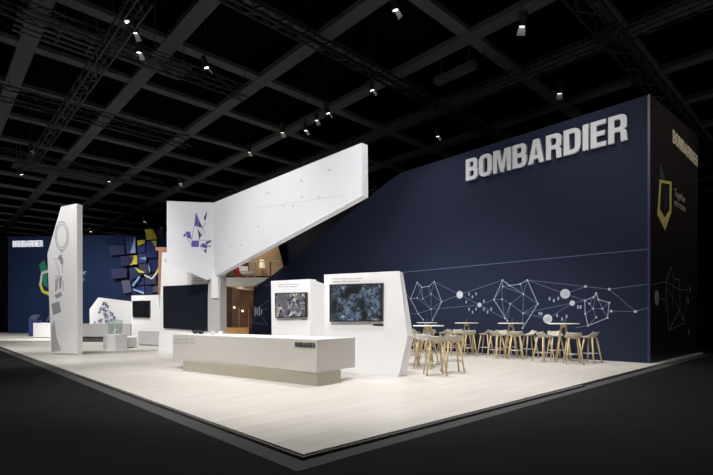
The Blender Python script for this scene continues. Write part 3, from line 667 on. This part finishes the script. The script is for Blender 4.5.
# ================================================================== FURNITURE IN THE MIDDLE DISTANCE
# long second counter
Q = Plane(gpt(80, 24.9), gpt(131, 24.4))
def ground_quad(plane, x0, x1, dep): a = plane.at(x0, 340); b = plane.at(x1, 340); a = V((a.x, a.y, 0)); b = V((b.x, b.y, 0)); return [a, b, b - plane.n * dep, a - plane.n * dep]
q = ground_quad(Q, 76, 130.4, .8); c = sum(q, V()) / 4
cn = thing('counter', c, 'long low grey counter behind tall printed pillar', 'counter')
bm = NB(); prism(bm, [flat(p, .28) for p in q], V((0, 0, .70))); bevel(bm, .02); part('counter_body', bm, mat('mid_grey', (.36, .36, .35), .5), cn)
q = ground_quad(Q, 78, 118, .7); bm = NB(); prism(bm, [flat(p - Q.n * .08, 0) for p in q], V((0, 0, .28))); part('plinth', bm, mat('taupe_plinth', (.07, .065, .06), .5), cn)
# glass case
Q = Plane(gpt(103, 18.4), gpt(115, 18.1))
q = ground_quad(Q, 103, 115.2, .55); c = sum(q, V()) / 4
gc = thing('display_case', c, 'white plinth with clear glass case on top', 'display case')
bm = NB(); prism(bm, [flat(p, 0) for p in q], V((0, 0, .61))); bevel(bm, .01); part('plinth', bm, WHITE, gc)
q = [c + (V((p.x, p.y, 0)) - c) * .62 for p in q]
for i in range(4):
    a = q[i]; b = q[(i + 1) % 4]; n = ((a + b) / 2 - c).normalized(); bm = NB(); prism(bm, [flat(a, .61), flat(b, .61), flat(b, 1.2), flat(a, 1.2)], n * .006); part('glass_pane', bm, GLASS, gc)
bm = NB()
for p in q: rod(bm, flat(p, .61), flat(p, 1.2), .012)
part('edge_bars', bm, mat('bright_edge', (.8, .83, .83), .2), gc)
# model in the case: small faceted block
bm = NB(); bmesh.ops.create_icosphere(bm, subdivisions=1, radius=.11, matrix=Matrix.Translation(c + V((0, 0, .73)))); solo('crystal_model', bm, mat('crystal', (.6, .65, .7), .2), 'small pale faceted model inside glass case', 'model')
# low bench
Q = Plane(gpt(116, 18.9), gpt(137, 19.5))
q = ground_quad(Q, 116.5, 137, .7); c = sum(q, V()) / 4
bn = thing('bench', c, 'low white padded bench beside glass case', 'bench')
bm = NB(); prism(bm, [flat(p, .04) for p in q], V((0, 0, .34))); bevel(bm, .03); part('base', bm, GREYW, bn)
bm = NB(); prism(bm, [flat(p, .38) for p in q], V((0, 0, .12))); bevel(bm, .035); part('seat_cushion', bm, WHITE, bn)
bm = NB(); prism(bm, [flat(c + (p - c) * .8, 0) for p in q], V((0, 0, .04))); part('foot_rail', bm, BLACK, bn)
# cube counter
Q = Plane(gpt(137.5, 21.2), gpt(157.5, 20.6))
q = ground_quad(Q, 138, 158.5, .6); c = sum(q, V()) / 4
cn = thing('counter', c, 'short grey box counter below blank screen kiosk', 'counter')
bm = NB(); prism(bm, [flat(p, .06) for p in q], V((0, 0, .62))); bevel(bm, .03); part('counter_body', bm, GREYW, cn)
bm = NB(); prism(bm, [flat(p, .68) for p in q], V((0, 0, .035))); part('worktop', bm, WHITE, cn)
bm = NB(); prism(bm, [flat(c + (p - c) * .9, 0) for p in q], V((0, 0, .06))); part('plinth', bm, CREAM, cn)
# far left white counter
Q = Plane(gpt(32, 30.5), gpt(52, 30))
q = ground_quad(Q, 33, 54, 1.0); c = sum(q, V()) / 4
cn = thing('counter', c, 'white box counter at far left before navy wall', 'counter')
bm = NB(); prism(bm, [flat(p, .05) for p in q], V((0, 0, .93))); bevel(bm, .02); part('counter_body', bm, WHITE, cn)
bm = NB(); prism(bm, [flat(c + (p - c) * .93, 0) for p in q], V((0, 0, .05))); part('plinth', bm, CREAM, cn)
c2 = c + V((0, 0, .98)); mo = thing('tilted_monitor', c2, 'dark tilted monitor standing on far left white counter', 'monitor')
ux = Q.u
bm = NB(); w = .42; prism(bm, [c2 - ux * w + V((0, 0, .12)), c2 + ux * w + V((0, 0, .12)), c2 + ux * (w + .03) - Q.n * .28 + V((0, 0, .85)), c2 - ux * (w - .2) - Q.n * .28 + V((0, 0, .85))], -Q.n * .05); part('display', bm, mat('slate_screen', (.05, .06, .09), .3), mo)
bm = NB(); prism(bm, [c2 - ux * .15, c2 + ux * .15, c2 + ux * .12 - Q.n * .1 + V((0, 0, .3)), c2 - ux * .12 - Q.n * .1 + V((0, 0, .3))], -Q.n * .12); part('stand', bm, BLACK, mo)
Q = Plane(gpt(29, 33), gpt(38, 33))
q = ground_quad(Q, 28.5, 36.5, .6); c = sum(q, V()) / 4
mo = thing('terminal', c, 'dark blue floor terminal left of far white counter', 'terminal')
bm = NB(); prism(bm, [flat(p, 0) for p in q], V((0, 0, 1.2))); bevel(bm, .02); part('cabinet', bm, DNV, mo)
bm = NB(); prism(bm, [q[0] + V((0, 0, 1.2)), q[1] + V((0, 0, 1.2)), q[1] - Q.n * .4 + V((0, 0, 1.5)), q[0] - Q.n * .4 + V((0, 0, 1.5))], V((0, 0, .06))); part('display', bm, mat('slate_screen', (.05, .06, .09), .3), mo)

# ================================================================== FAR LEFT NAVY WALL
BW = Plane(gpt(8, 41), gpt(165, 39.5)); zT = 8.55
a = gpt(8, 41); b = gpt(215, 39)
bm = NB(); prism(bm, [a, b, flat(b, zT), flat(a, zT)], -BW.n * .4); struct('wall_far', bm, NAVYL, 'distant navy wall at left end of stand')
a = BW.at(13.2, 247.2); b = BW.at(43.2, 246.9); b.z = a.z
hh = BW.at(13.2, 240.9).z - a.z
sg = thing('wall_sign', (a + b) / 2, 'small white BOMBARDIER lettering on distant navy wall', 'sign')
for x in word('BOMBARDIER', a, b, hh, BW.n, .08): part('letter', x, mat('far_sign', (.85, .86, .9), .5, emit=(.9, .92, 1), es=.35), sg)
# green yellow shield
c = BW.at(46, 280); em = thing('shield_emblem', c, 'green and yellow angular shield emblem on distant navy wall', 'emblem')
def c8(x, y): return (x / 4.32, 230 + y / 4.32)
def emb(pg, m, nm, th=.02): bm = NB(); prism(bm, [BW.at(*c8(*p), .002) for p in pg], BW.n * th); part(nm, bm, m, em)
emb([(170, 150), (190, 130), (205, 165), (205, 250), (190, 240), (178, 190)], GRN, 'green_tab')
emb([(180, 180), (215, 170), (215, 182), (186, 190), (180, 235), (170, 235)], mat('pale_print', (.6, .66, .62), .5), 'pale_edge', .024)
emb([(169, 235), (180, 235), (190, 262), (230, 270), (260, 300), (215, 285), (182, 270)], YEL, 'yellow_edge', .028)
bmA = BW.at(56, 275.2); bmB = BW.at(86.8, 275.2); bmB.z = bmA.z
em2 = thing('wall_slogan', bmA, 'two lines of pale slogan text on distant navy wall', 'sign')
part('slogan_line', fonttext('Together', flat(bmA, bmA.z), (bmB - bmA), BW.n, .5, (bmB - bmA).length, .03), mat('pale_text', (.35, .4, .48), .5), em2)
bmA = BW.at(54, 281.5); bmB = BW.at(84.5, 281.5); bmB.z = bmA.z
part('slogan_line', fonttext('we move', flat(bmA, bmA.z), (bmB - bmA), BW.n, .5, (bmB - bmA).length, .03), mat('pale_text', (.35, .4, .48), .5), em2)

# tile emblem
TP = BW
def c9(x, y): return (100 + x / 6.786, 225 + y / 6.786)
c = BW.at(*c9(260, 470)); te = thing('tile_emblem', c, 'cluster of tilted blue violet and yellow tiles on distant wall', 'wall sculpture')
tiles = [([(62, 140), (165, 135), (165, 200), (68, 205)], PUR2), ([(135, 212), (200, 210), (200, 275), (145, 277)], PUR2), ([(75, 300), (180, 292), (180, 355), (82, 365)], PUR2), ([(145, 378), (200, 372), (215, 455), (160, 465)], PUR3),
 ([(172, 75), (240, 72), (240, 190), (180, 195)], BLU), ([(205, 210), (248, 205), (252, 265), (205, 272)], YEL), ([(252, 105), (305, 100), (305, 185), (255, 190)], BLU), ([(305, 30), (360, 25), (388, 95), (315, 98)], YEL),
 ([(366, 25), (420, 20), (425, 90), (390, 90)], PUR2), ([(315, 110), (380, 105), (385, 220), (315, 222)], BLU), ([(255, 195), (312, 192), (312, 255), (262, 258)], BLU), ([(200, 290), (262, 285), (266, 350), (208, 372)], DNV),
 ([(262, 265), (320, 262), (325, 330), (270, 340)], PUR2), ([(325, 235), (395, 228), (398, 320), (330, 325)], DNV), ([(215, 380), (298, 355), (300, 405), (218, 420)], DNV), ([(304, 340), (380, 330), (380, 400), (305, 405)], PUR2),
 ([(218, 427), (300, 414), (300, 470), (225, 475)], BLU), ([(305, 412), (350, 410), (350, 470), (305, 472)], DNV), ([(355, 385), (395, 380), (395, 455), (357, 458)], PUR3), ([(120, 75), (165, 75), (165, 128), (122, 130)], DNV)]
random.seed(5)
for k, (pg, m) in enumerate(tiles):
    o = 0.35 + random.random() * .45; bm = NB(); tl = random.uniform(-.12, .12)
    q = [BW.at(*c9(*p), o + tl * (i in (1, 2)) + .1 * (i > 1)) for i, p in enumerate(pg)]
    prism(bm, q, -BW.n * .12); t_ = part('tile', bm, m, te)
    cc = sum(q, V()) / 4; bm = NB(); rod(bm, cc - BW.n * .1, cc - BW.n * (o - .03), .06); part('bracket', bm, BLACK, t_)
bits = [([(205, 190), (236, 80), (240, 190)], CYAN), ([(205, 212), (222, 211), (212, 250), (205, 262)], PUR2), ([(252, 105), (304, 101), (300, 125), (256, 140)], YEL), ([(350, 108), (380, 106), (382, 160)], YEL), ([(265, 225), (312, 215), (312, 240)], CYAN),
 ([(235, 288), (262, 300), (300, 318), (296, 328), (262, 322)], YEL), ([(300, 334), (350, 358), (352, 370), (300, 345)], mat('pale_print', (.6, .66, .62), .5)), ([(350, 358), (378, 322), (382, 338), (352, 370)], mat('pale_print', (.6, .66, .62), .5)), ([(378, 320), (398, 285), (402, 235), (412, 240), (408, 290), (384, 336)], YEL),
 ([(215, 412), (262, 348), (272, 352), (228, 414)], CYAN), ([(225, 432), (298, 455), (298, 470), (228, 445)], CYAN), ([(325, 262), (340, 300), (334, 322)], CYAN)]
for pg, m in bits:
    bm = NB(); prism(bm, [BW.at(*c9(*p), 1.02) for p in pg], -BW.n * .05); part('colour_facet', bm, m, te)

# ================================================================== STOOLS AND BAR TABLES
def seat_bm():
    bm = NB(); n = 12; g = []; gb = []
    for j in range(n + 1):
        row = []; rb = []
        for i in range(n + 1):
            u = -1 + 2 * i / n; v = -1 + 2 * j / n
            x = u * math.sqrt(1 - v * v * .42); y = v * math.sqrt(1 - u * u * .42)
            z = .725 + .025 * abs(u) ** 3 + .09 * max(0, (v + .15)) ** 2.2 - .015 * (1 - u * u) * (1 - v * v) - (.03 * max(0, -v - .6))
            row.append(bm.verts.new((x * .225, y * .205, z))); rb.append(bm.verts.new((x * .215, y * .195, z - .024)))
        g.append(row); gb.append(rb)
    for j in range(n):
        for i in range(n):
            bm.faces.new((g[j][i], g[j][i + 1], g[j + 1][i + 1], g[j + 1][i])); bm.faces.new((gb[j][i], gb[j + 1][i], gb[j + 1][i + 1], gb[j][i + 1]))
    bd = [(0, i) for i in range(n)] + [(j, n) for j in range(n)] + [(n, i) for i in range(n, 0, -1)] + [(j, 0) for j in range(n, 0, -1)]
    for k in range(len(bd)):
        a = bd[k]; b = bd[(k + 1) % len(bd)]; bm.faces.new((g[a[0]][a[1]], gb[a[0]][a[1]], gb[b[0]][b[1]], g[b[0]][b[1]]))
    return bm
def make_stool(sm, label):
    t = thing('bar_stool', (0, 0, 0), label, 'stool', 'bar stools around the high tables')
    part('seat', seat_bm(), sm, t, True, local=True)
    for sx in (-1, 1):
        for sy in (-1, 1):
            bm = NB(); rod(bm, (sx * .115, sy * .105, .715), (sx * .215, sy * .205, 0), .023, .017, 10); part('leg', bm, OAK, t, True, local=True)
    bm = NB(); z = .27; k = .115 + .1 * (1 - z / .715); k2 = .105 + .1 * (1 - z / .715)
    for a, b in (((-k, -k2), (k, -k2)), ((k, -k2), (k, k2)), ((k, k2), (-k, k2)), ((-k, k2), (-k, -k2))): rod(bm, (*a, z), (*b, z), .010, seg=8)
    part('footrest', bm, STEEL, t, True, local=True)
    bm = NB(); rod(bm, (-.12, -.11, .70), (.12, .11, .70), .013); rod(bm, (-.12, .11, .70), (.12, -.11, .70), .013); part('under_frame', bm, OAK, t, local=True)
    return t
def make_table(label, r, up=0.0):
    t = thing('bar_table', (0, 0, 0), label, 'table', 'high round bar tables')
    bm = NB(); lathe(bm, [(0, 1.022), (r - .01, 1.022), (r, 1.03), (r, 1.044), (r - .006, 1.05), (0, 1.05)], seg=40); part('tabletop', bm, TOPW, t, local=True)
    for sx in (-1, 1):
        for sy in (-1, 1):
            bm = NB(); rod(bm, (sx * .05, sy * .05, 1.022), (sx * .20, sy * .20, 0), .020, .016, 10); part('leg', bm, OAK, t, True, local=True)
    bm = NB(); rod(bm, (0, 0, .93), (0, 0, 1.022), .085, .085, 16); part('hub', bm, OAK, t, local=True)
    bm = NB(); z = .32; k = .05 + .15 * (1 - z / 1.022)
    for a, b in (((-k, -k), (k, k)), ((k, -k), (-k, k))): rod(bm, (*a, z), (*b, z), .009)
    part('cross_brace', bm, STEEL, t, True, local=True)
    return t
def make_cup(label):
    t = thing('table_pot', (0, 0, 0), label, 'pot', 'small pots on the bar tables')
    bm = NB(); lathe(bm, [(0, 0), (.04, 0), (.05, .08), (.045, .08), (.036, .012), (0, .012)], seg=16); part('pot', bm, BLACK, t, True, local=True)
    bm = NB(); bmesh.ops.create_icosphere(bm, subdivisions=2, radius=.046, matrix=Matrix.Translation((0, 0, .10))); part('filling', bm, mat('dark_leaf', (.02, .025, .02), .7), t, local=True)
    return t
# (px, d) of tables with their stools; label parts
sets = [
 ((428.5, 12.2), .41, 'high round white table nearest the big kiosk',
  [((435.0, 9.95), 'oak stool standing in front of the table nearest the big kiosk', 0), ((452.5, 10.45), 'oak stool right of the table nearest the big kiosk', 0), ((424.0, 11.35), 'white seated oak stool between kiosk table and its front stool', 1), ((410.8, 12.15), 'oak stool half hidden behind right edge of big kiosk', 0)]),
 ((563.5, 13.3), .42, 'high round table at right end of the row by navy wall',
  [((573, 12.45), 'stool in front of the rightmost wall table', 0), ((590.5, 12.75), 'rightmost stool of the row along navy wall', 0), ((543.5, 13.05), 'stool left of the rightmost wall table', 0), ((555.5, 14.0), 'stool behind the rightmost wall table, against the wall', 0)]),
 ((511, 14.6), .40, 'second high table from right along navy wall',
  [((515.5, 14.0), 'stool in front of the second wall table from right', 0), ((529.5, 14.6), 'stool right of the second wall table from right', 0), ((496.5, 14.25), 'stool left of the second wall table from right', 0), ((503, 15.1), 'stool behind the second wall table from right', 0)]),
 ((466.5, 15.9), .40, 'third high table from right along navy wall',
  [((469, 15.25), 'stool in front of the third wall table from right', 0), ((485.5, 15.5), 'stool right of the third wall table from right', 0), ((451, 15.5), 'stool left of the third wall table from right', 0), ((459.5, 16.35), 'stool behind the third wall table from right', 0)]),
 ((427, 17.2), .38, 'farthest high table, leftmost in row along navy wall',
  [((444.5, 16.8), 'stool right of the farthest wall table', 0), ((430, 16.4), 'stool in front of the farthest wall table', 0), ((414.5, 17.0), 'stool left of the farthest wall table', 0)]),
]
proto = None; protow = None; tp = None; cp = None
for si, ((px, d), r, tl, ss) in enumerate(sets):
    t = make_table(tl, r); t.scale.z = 1.0 if si == 0 else 1.045; tg = gpt(px, d); t.location = tg; t.rotation_euler.z = math.radians((12, 30, 20, 35, 10)[si])
    if si > 0:
        if cp is None: cp = make_cup(''); c_ = cp
        else: c_ = copy_tree(cp)
        c_.location = gpt(px + (.8, 2.2, 1.4, .5, 0)[si], d - .02) + V((0, 0, 1.0973))
        c_['label'] = 'small dark pot on the ' + ('', 'rightmost table by navy wall', 'second wall table from right', 'third wall table from right', 'farthest wall table')[si]
    for (sx, sd), lab, wh in ss:
        if wh: s = make_stool(SEATW, lab)
        elif proto is None: proto = make_stool(SEAT, lab); s = proto
        else: s = copy_tree(proto)
        g = gpt(sx, sd); s.location = g; s['label'] = lab
        v = g - tg; s.rotation_euler.z = math.atan2(v.y, v.x) - math.pi / 2 + random.uniform(-.15, .15)

# ================================================================== RIGGING
def truss(a, b, w, label, r=.028):
    a = V(a); b = V(b); d = (b - a); L = d.length; d.normalize(); s = d.cross(U).normalized()
    t = thing('lighting_truss', (a + b) / 2, label, 'truss')
    cs = [s * (w / 2) + U * (w / 2), s * (-w / 2) + U * (w / 2), s * (-w / 2) - U * (w / 2), s * (w / 2) - U * (w / 2)]
    bm = NB()
    for c in cs: rod(bm, a + c, b + c, r, seg=6)
    part('chords', bm, TRUSS, t)
    bm = NB(); n = max(2, int(L / (w * 1.6)))
    for k in range(n):
        for q in range(4):
            c0 = cs[q]; c1 = cs[(q + 1) % 4]
            if k % 2: c0, c1 = c1, c0
            rod(bm, a + c0 + d * (L * k / n), a + c1 + d * (L * (k + 1) / n), r * .55, seg=5)
    part('lacing', bm, TRUSS, t)
    bm = NB(); nh = max(2, int(L / 6))
    for k in range(nh + 1):
        p = a + d * (L * k / nh); rod(bm, p + U * (w / 2), V((p.x, p.y, 12.99)), .012, seg=5)
    part('hoists', bm, BLACK, t)
ZT = 10.4
p = G(470, 96, ZT); truss((p.x, -2, ZT), (p.x, 34, ZT), .42, 'long lattice truss running above white wing towards camera')
p = G(243, 4, 11.3); truss((-6, p.y, 11.3), (24, p.y, 11.3), .3, 'thin dark twin rail truss crossing upper middle of ceiling', .05)
p = G(634, 62, 11.2); truss((2, p.y, 11.2), (40, p.y, 11.2), .5, 'dark lattice truss above corner of navy building', .05)
p = G(150, 58, ZT); truss((-5, p.y, ZT), (9.5, p.y, ZT), .42, 'lattice truss crossing upper left of ceiling', .03)
p = G(60, 108, ZT); truss((-5, p.y, ZT), (10, p.y, ZT), .5, 'lattice truss over left part of hall, second from front', .03)
p = G(45, 162, ZT); truss((-5, p.y, ZT), (12, p.y, ZT), .5, 'far lattice truss above tall printed pillar', .03)
p = G(90, 62, ZT - .2); truss((p.x, p.y - 5.5, ZT - .7), (p.x, p.y + 13, ZT - .7), .36, 'lattice truss running lengthwise over left part of hall', .03)
# parallel service pipes
def pipes(px, py, z, x0, x1, n, label):
    p = G(px, py, z); bm = NB()
    for k in range(n): rod(bm, (x0, p.y + k * .38, z), (x1, p.y + k * .38, z), .045, seg=6)
    for x in (x0 + .3, (x0 + x1) / 2, x1 - .3):
        box(bm, x - .03, x + .03, p.y - .1, p.y + n * .38 - .28, z + .03, z + .08); rod(bm, (x, p.y, z + .05), (x, p.y, 13.0), .015, seg=5); rod(bm, (x, p.y + (n - 1) * .38, z + .05), (x, p.y + (n - 1) * .38, 13.0), .015, seg=5)
    solo('pipe_bundle', bm, BEAM, label, 'pipes')
p1 = G(20, 0, 11.6); p2 = G(92, 30, 11.6)
pipes(60, 24, 11.5, p1.x, p2.x + .5, 5, 'bundle of parallel ceiling pipes at upper left corner')
pipes(130, 45, 11.0, G(105, 38, 11.5).x, G(185, 62, 11.5).x, 4, 'bundle of parallel ceiling pipes left of middle beams')
pipes(60, 170, 11.4, G(15, 160, 11.4).x, G(80, 180, 11.4).x + 2, 5, 'bundle of parallel ceiling pipes far behind printed pillar')
a = G(436, 85, 11.7); b = G(478, 69, 11.7)
bm = NB(); box(bm, a.x - .2, a.x + .2, min(a.y, b.y), max(a.y, b.y), 11.7, 11.95); 
for y in (min(a.y, b.y) + .3, max(a.y, b.y) - .3): rod(bm, (a.x, y, 11.95), (a.x, y, 13.0), .02)
solo('ceiling_duct', bm, BEAM, 'short grey duct inside coffer above navy wall', 'duct')

def make_spot():
    t = thing('spotlight', (0, 0, 0), '', 'spotlight', 'hanging stage spotlights')
    aim = V((.35, .15, -1)).normalized()
    bm = NB(); rod(bm, V((0, 0, 0)) - aim * .22, aim * .16, .09, .115, 14); can = part('housing', bm, BLACK, t, local=True)
    bm = NB(); rod(bm, aim * .161, aim * .17, .075, .075, 14); part('lens', bm, LENS, can, local=True)
    bm = NB(); sd = aim.cross(V((1, 0, 0))).normalized()
    for s in (-1, 1): rod(bm, sd * .13 * s, sd * .13 * s + V((0, 0, .3)), .014)
    rod(bm, sd * -.13 + V((0, 0, .3)), sd * .13 + V((0, 0, .3)), .014); part('yoke', bm, BLACK, t, local=True)
    bm = NB(); prism(bm, [aim * .17 + sd * .1 + V((.05, 0, 0)), aim * .17 - sd * .1 + V((.05, 0, 0)), aim * .34 - sd * .13 + V((.12, 0, 0)), aim * .34 + sd * .13 + V((.12, 0, 0))], V((.008, 0, 0))); part('barn_door', bm, mat('lit_flap', (.35, .35, .34), .5), t, local=True)  # flap's pale colour stands in for lamp light falling on it
    bm = NB(); rod(bm, (0, 0, .3), (0, 0, 2.6), .016); part('hanging_pole', bm, BLACK, t, local=True)
    return t
spots = [((124.5, 16), 'upper of two spotlights left of top middle'), ((133.5, 27), 'lower of two spotlights left of top middle'), ((138, 47), 'spotlight on truss just below the upper left pair'),
 ((205, 63), 'dim spotlight between upper left truss and middle beams'), ((282, 129), 'leftmost of the four spotlights above the wing slope'), ((305, 127), 'second from left of the four spotlights above the wing slope'), ((316, 116.5), 'third from left of the four spotlights above the wing slope'), ((327, 109.5), 'rightmost of the four spotlights above the wing slope'),
 ((371, 86), 'spotlight right of the group of four above the wing'), ((394, 4), 'spotlight at top edge of picture near middle'), ((523, 20.5), 'spotlight high above the big silver lettering'), ((437, 133), 'spotlight above left slope of navy wall'),
 ((560, 89), 'dim spotlight just above the top of navy wall'), ((180, 181), 'spotlight left of the wing, above its folded end'), ((31, 148), 'spotlight at far left above printed pillar'), ((20.5, 172), 'small spotlight at left edge, lower than its neighbour'), ((108, 179), 'small spotlight between printed pillar and wing'),
 ((144, 220), 'small distant spotlight above the tile emblem'), ((161, 226), 'small distant spotlight right above the yellow tile'), ((90, 230), 'small distant spotlight right of printed pillar top'), ((232, 193), 'spotlight just above top edge of white wing'), ((249, 149), 'dim spotlight above the wing near its fold')]
sp0 = None
for (px, py), lab in spots:
    z = 10.4 if py < 200 else 9.6
    p = G(px, py, z)
    if sp0 is None: sp0 = make_spot(); s = sp0
    else: s = copy_tree(sp0)
    s.location = p; s['label'] = lab
    s.rotation_euler.z = random.uniform(-.6, .6)
    if z < 10:
        for ch in s.children:
            if ch.name.startswith('hanging'): ch.scale.z = 1.3; 

# ================================================================== LIGHTS
def spot(loc, aim, W, ang=70, blend=.6, rad=.35, col=(1, .975, .95)):
    l = bpy.data.lights.new('stage_or_added_light', 'SPOT'); l.energy = W; l.spot_size = math.radians(ang); l.spot_blend = blend; l.shadow_soft_size = rad; l.color = col
    o = bpy.data.objects.new('stage_or_added_light', l); COL.objects.link(o); o.location = loc
    o.rotation_euler = (V(aim) - V(loc)).to_track_quat('-Z', 'Y').to_euler(); return o
spot((-1.5, 6.5, 10.2), (6.0, 8.5, 1.5), 2000, 62)
spot((-1.0, 11.5, 10.2), (6.4, 13, 2.5), 2000, 62)
spot((-1.5, 1.0, 10.2), (6.5, 7.5, 2.0), 2400, 55)
spot((8.2, 5.8, 10.6), (9.0, 6.2, 0), 2000, 75)
spot((4.2, 5.5, 10.8), (4.0, 6.0, 0), 2000, 72)
spot((4.0, 11.5, 10.8), (3.6, 12.5, 0), 700, 72)
spot((9.0, 10.5, 10.6), (10.5, 9.5, 0), 1500, 75)
spot((-1.0, 10.0, 10.4), (3.6, 18, 2.0), 3000, 45)  # extra spot added to brighten the printed pillar
spot((1.5, 17.5, 10.2), (3.5, 19.5, .5), 1400, 75)
spot((5.0, 20, 10.2), (7, 26, 0), 3400, 80)
spot((5.5, 29, 8.8), (9, 38.5, 0), 6500, 85)
spot((1.0, 29, 8.6), (6.5, 49, 3.5), 4500, 58)
spot((5.0, 4.5, 10.4), (14.5, 7.0, 4.0), 1500, 66, .8)
spot((4.5, 12.5, 10.4), (14.5, 14.5, 3.5), 1500, 66, .8)
spot((11.8, 5.5, 11), (12.4, 6.0, 0), 800, 75)
spot((11.8, 10.5, 11), (12.8, 10.5, 0), 800, 75)
spot((9, 17, 9.5), P(246, 279, 27.5), 1500, 36)  # added spot with no fixture, brightens the lintel front
spot((3.0, 20.5, 9.0), (7.8, 29.3, 1.2), 2600, 50)  # added spot for the dim bird board and far kiosk
spot((16, -3.5, 10.5), (17.5, 3.7, 4.5), 700, 60)
for x, y, W in ((-5, 5, 420), (-6, 22, 500), (-4, 42, 500), (12, -5, 420), (27, -2, 400), (-3, -6, 300)):
    spot((x, y, .25), (x + .5, y + .5, 12), W, 150, .5, .2, (1, 1, 1))  # unseen uplights added low in the hall to brighten the ceiling beams
def point(loc, W, col, r=.15):
    l = bpy.data.lights.new('room_lamp', 'POINT'); l.energy = W; l.color = col; l.shadow_soft_size = r
    o = bpy.data.objects.new('room_lamp', l); COL.objects.link(o); o.location = loc
p = P(240, 296, 29.5); point(p, 11, (1, .75, .5))
p = P(252, 232, 29.5); point(p, 110, (1, .8, .55))

w = bpy.data.worlds.new('World'); S.world = w; w.use_nodes = True
w.node_tree.nodes['Background'].inputs[0].default_value = (.5, .52, .55, 1); w.node_tree.nodes['Background'].inputs[1].default_value = 0.02

cam = bpy.data.cameras.new('Camera'); co = bpy.data.objects.new('Camera', cam); COL.objects.link(co); S.camera = co
co.location = EYE; co.rotation_euler = (math.pi / 2, 0, -ANG)
cam.sensor_width = 36; cam.lens = FL / 713 * 36; cam.shift_y = (HOR - 237.5) / 713; cam.clip_start = .05; cam.clip_end = 300
S.view_settings.view_transform = 'Standard'; S.view_settings.look = 'None'; S.view_settings.gamma = 1; S.view_settings.use_curve_mapping = False
S.view_settings.exposure = 0.18
S.cycles.transparent_max_bounces = 24
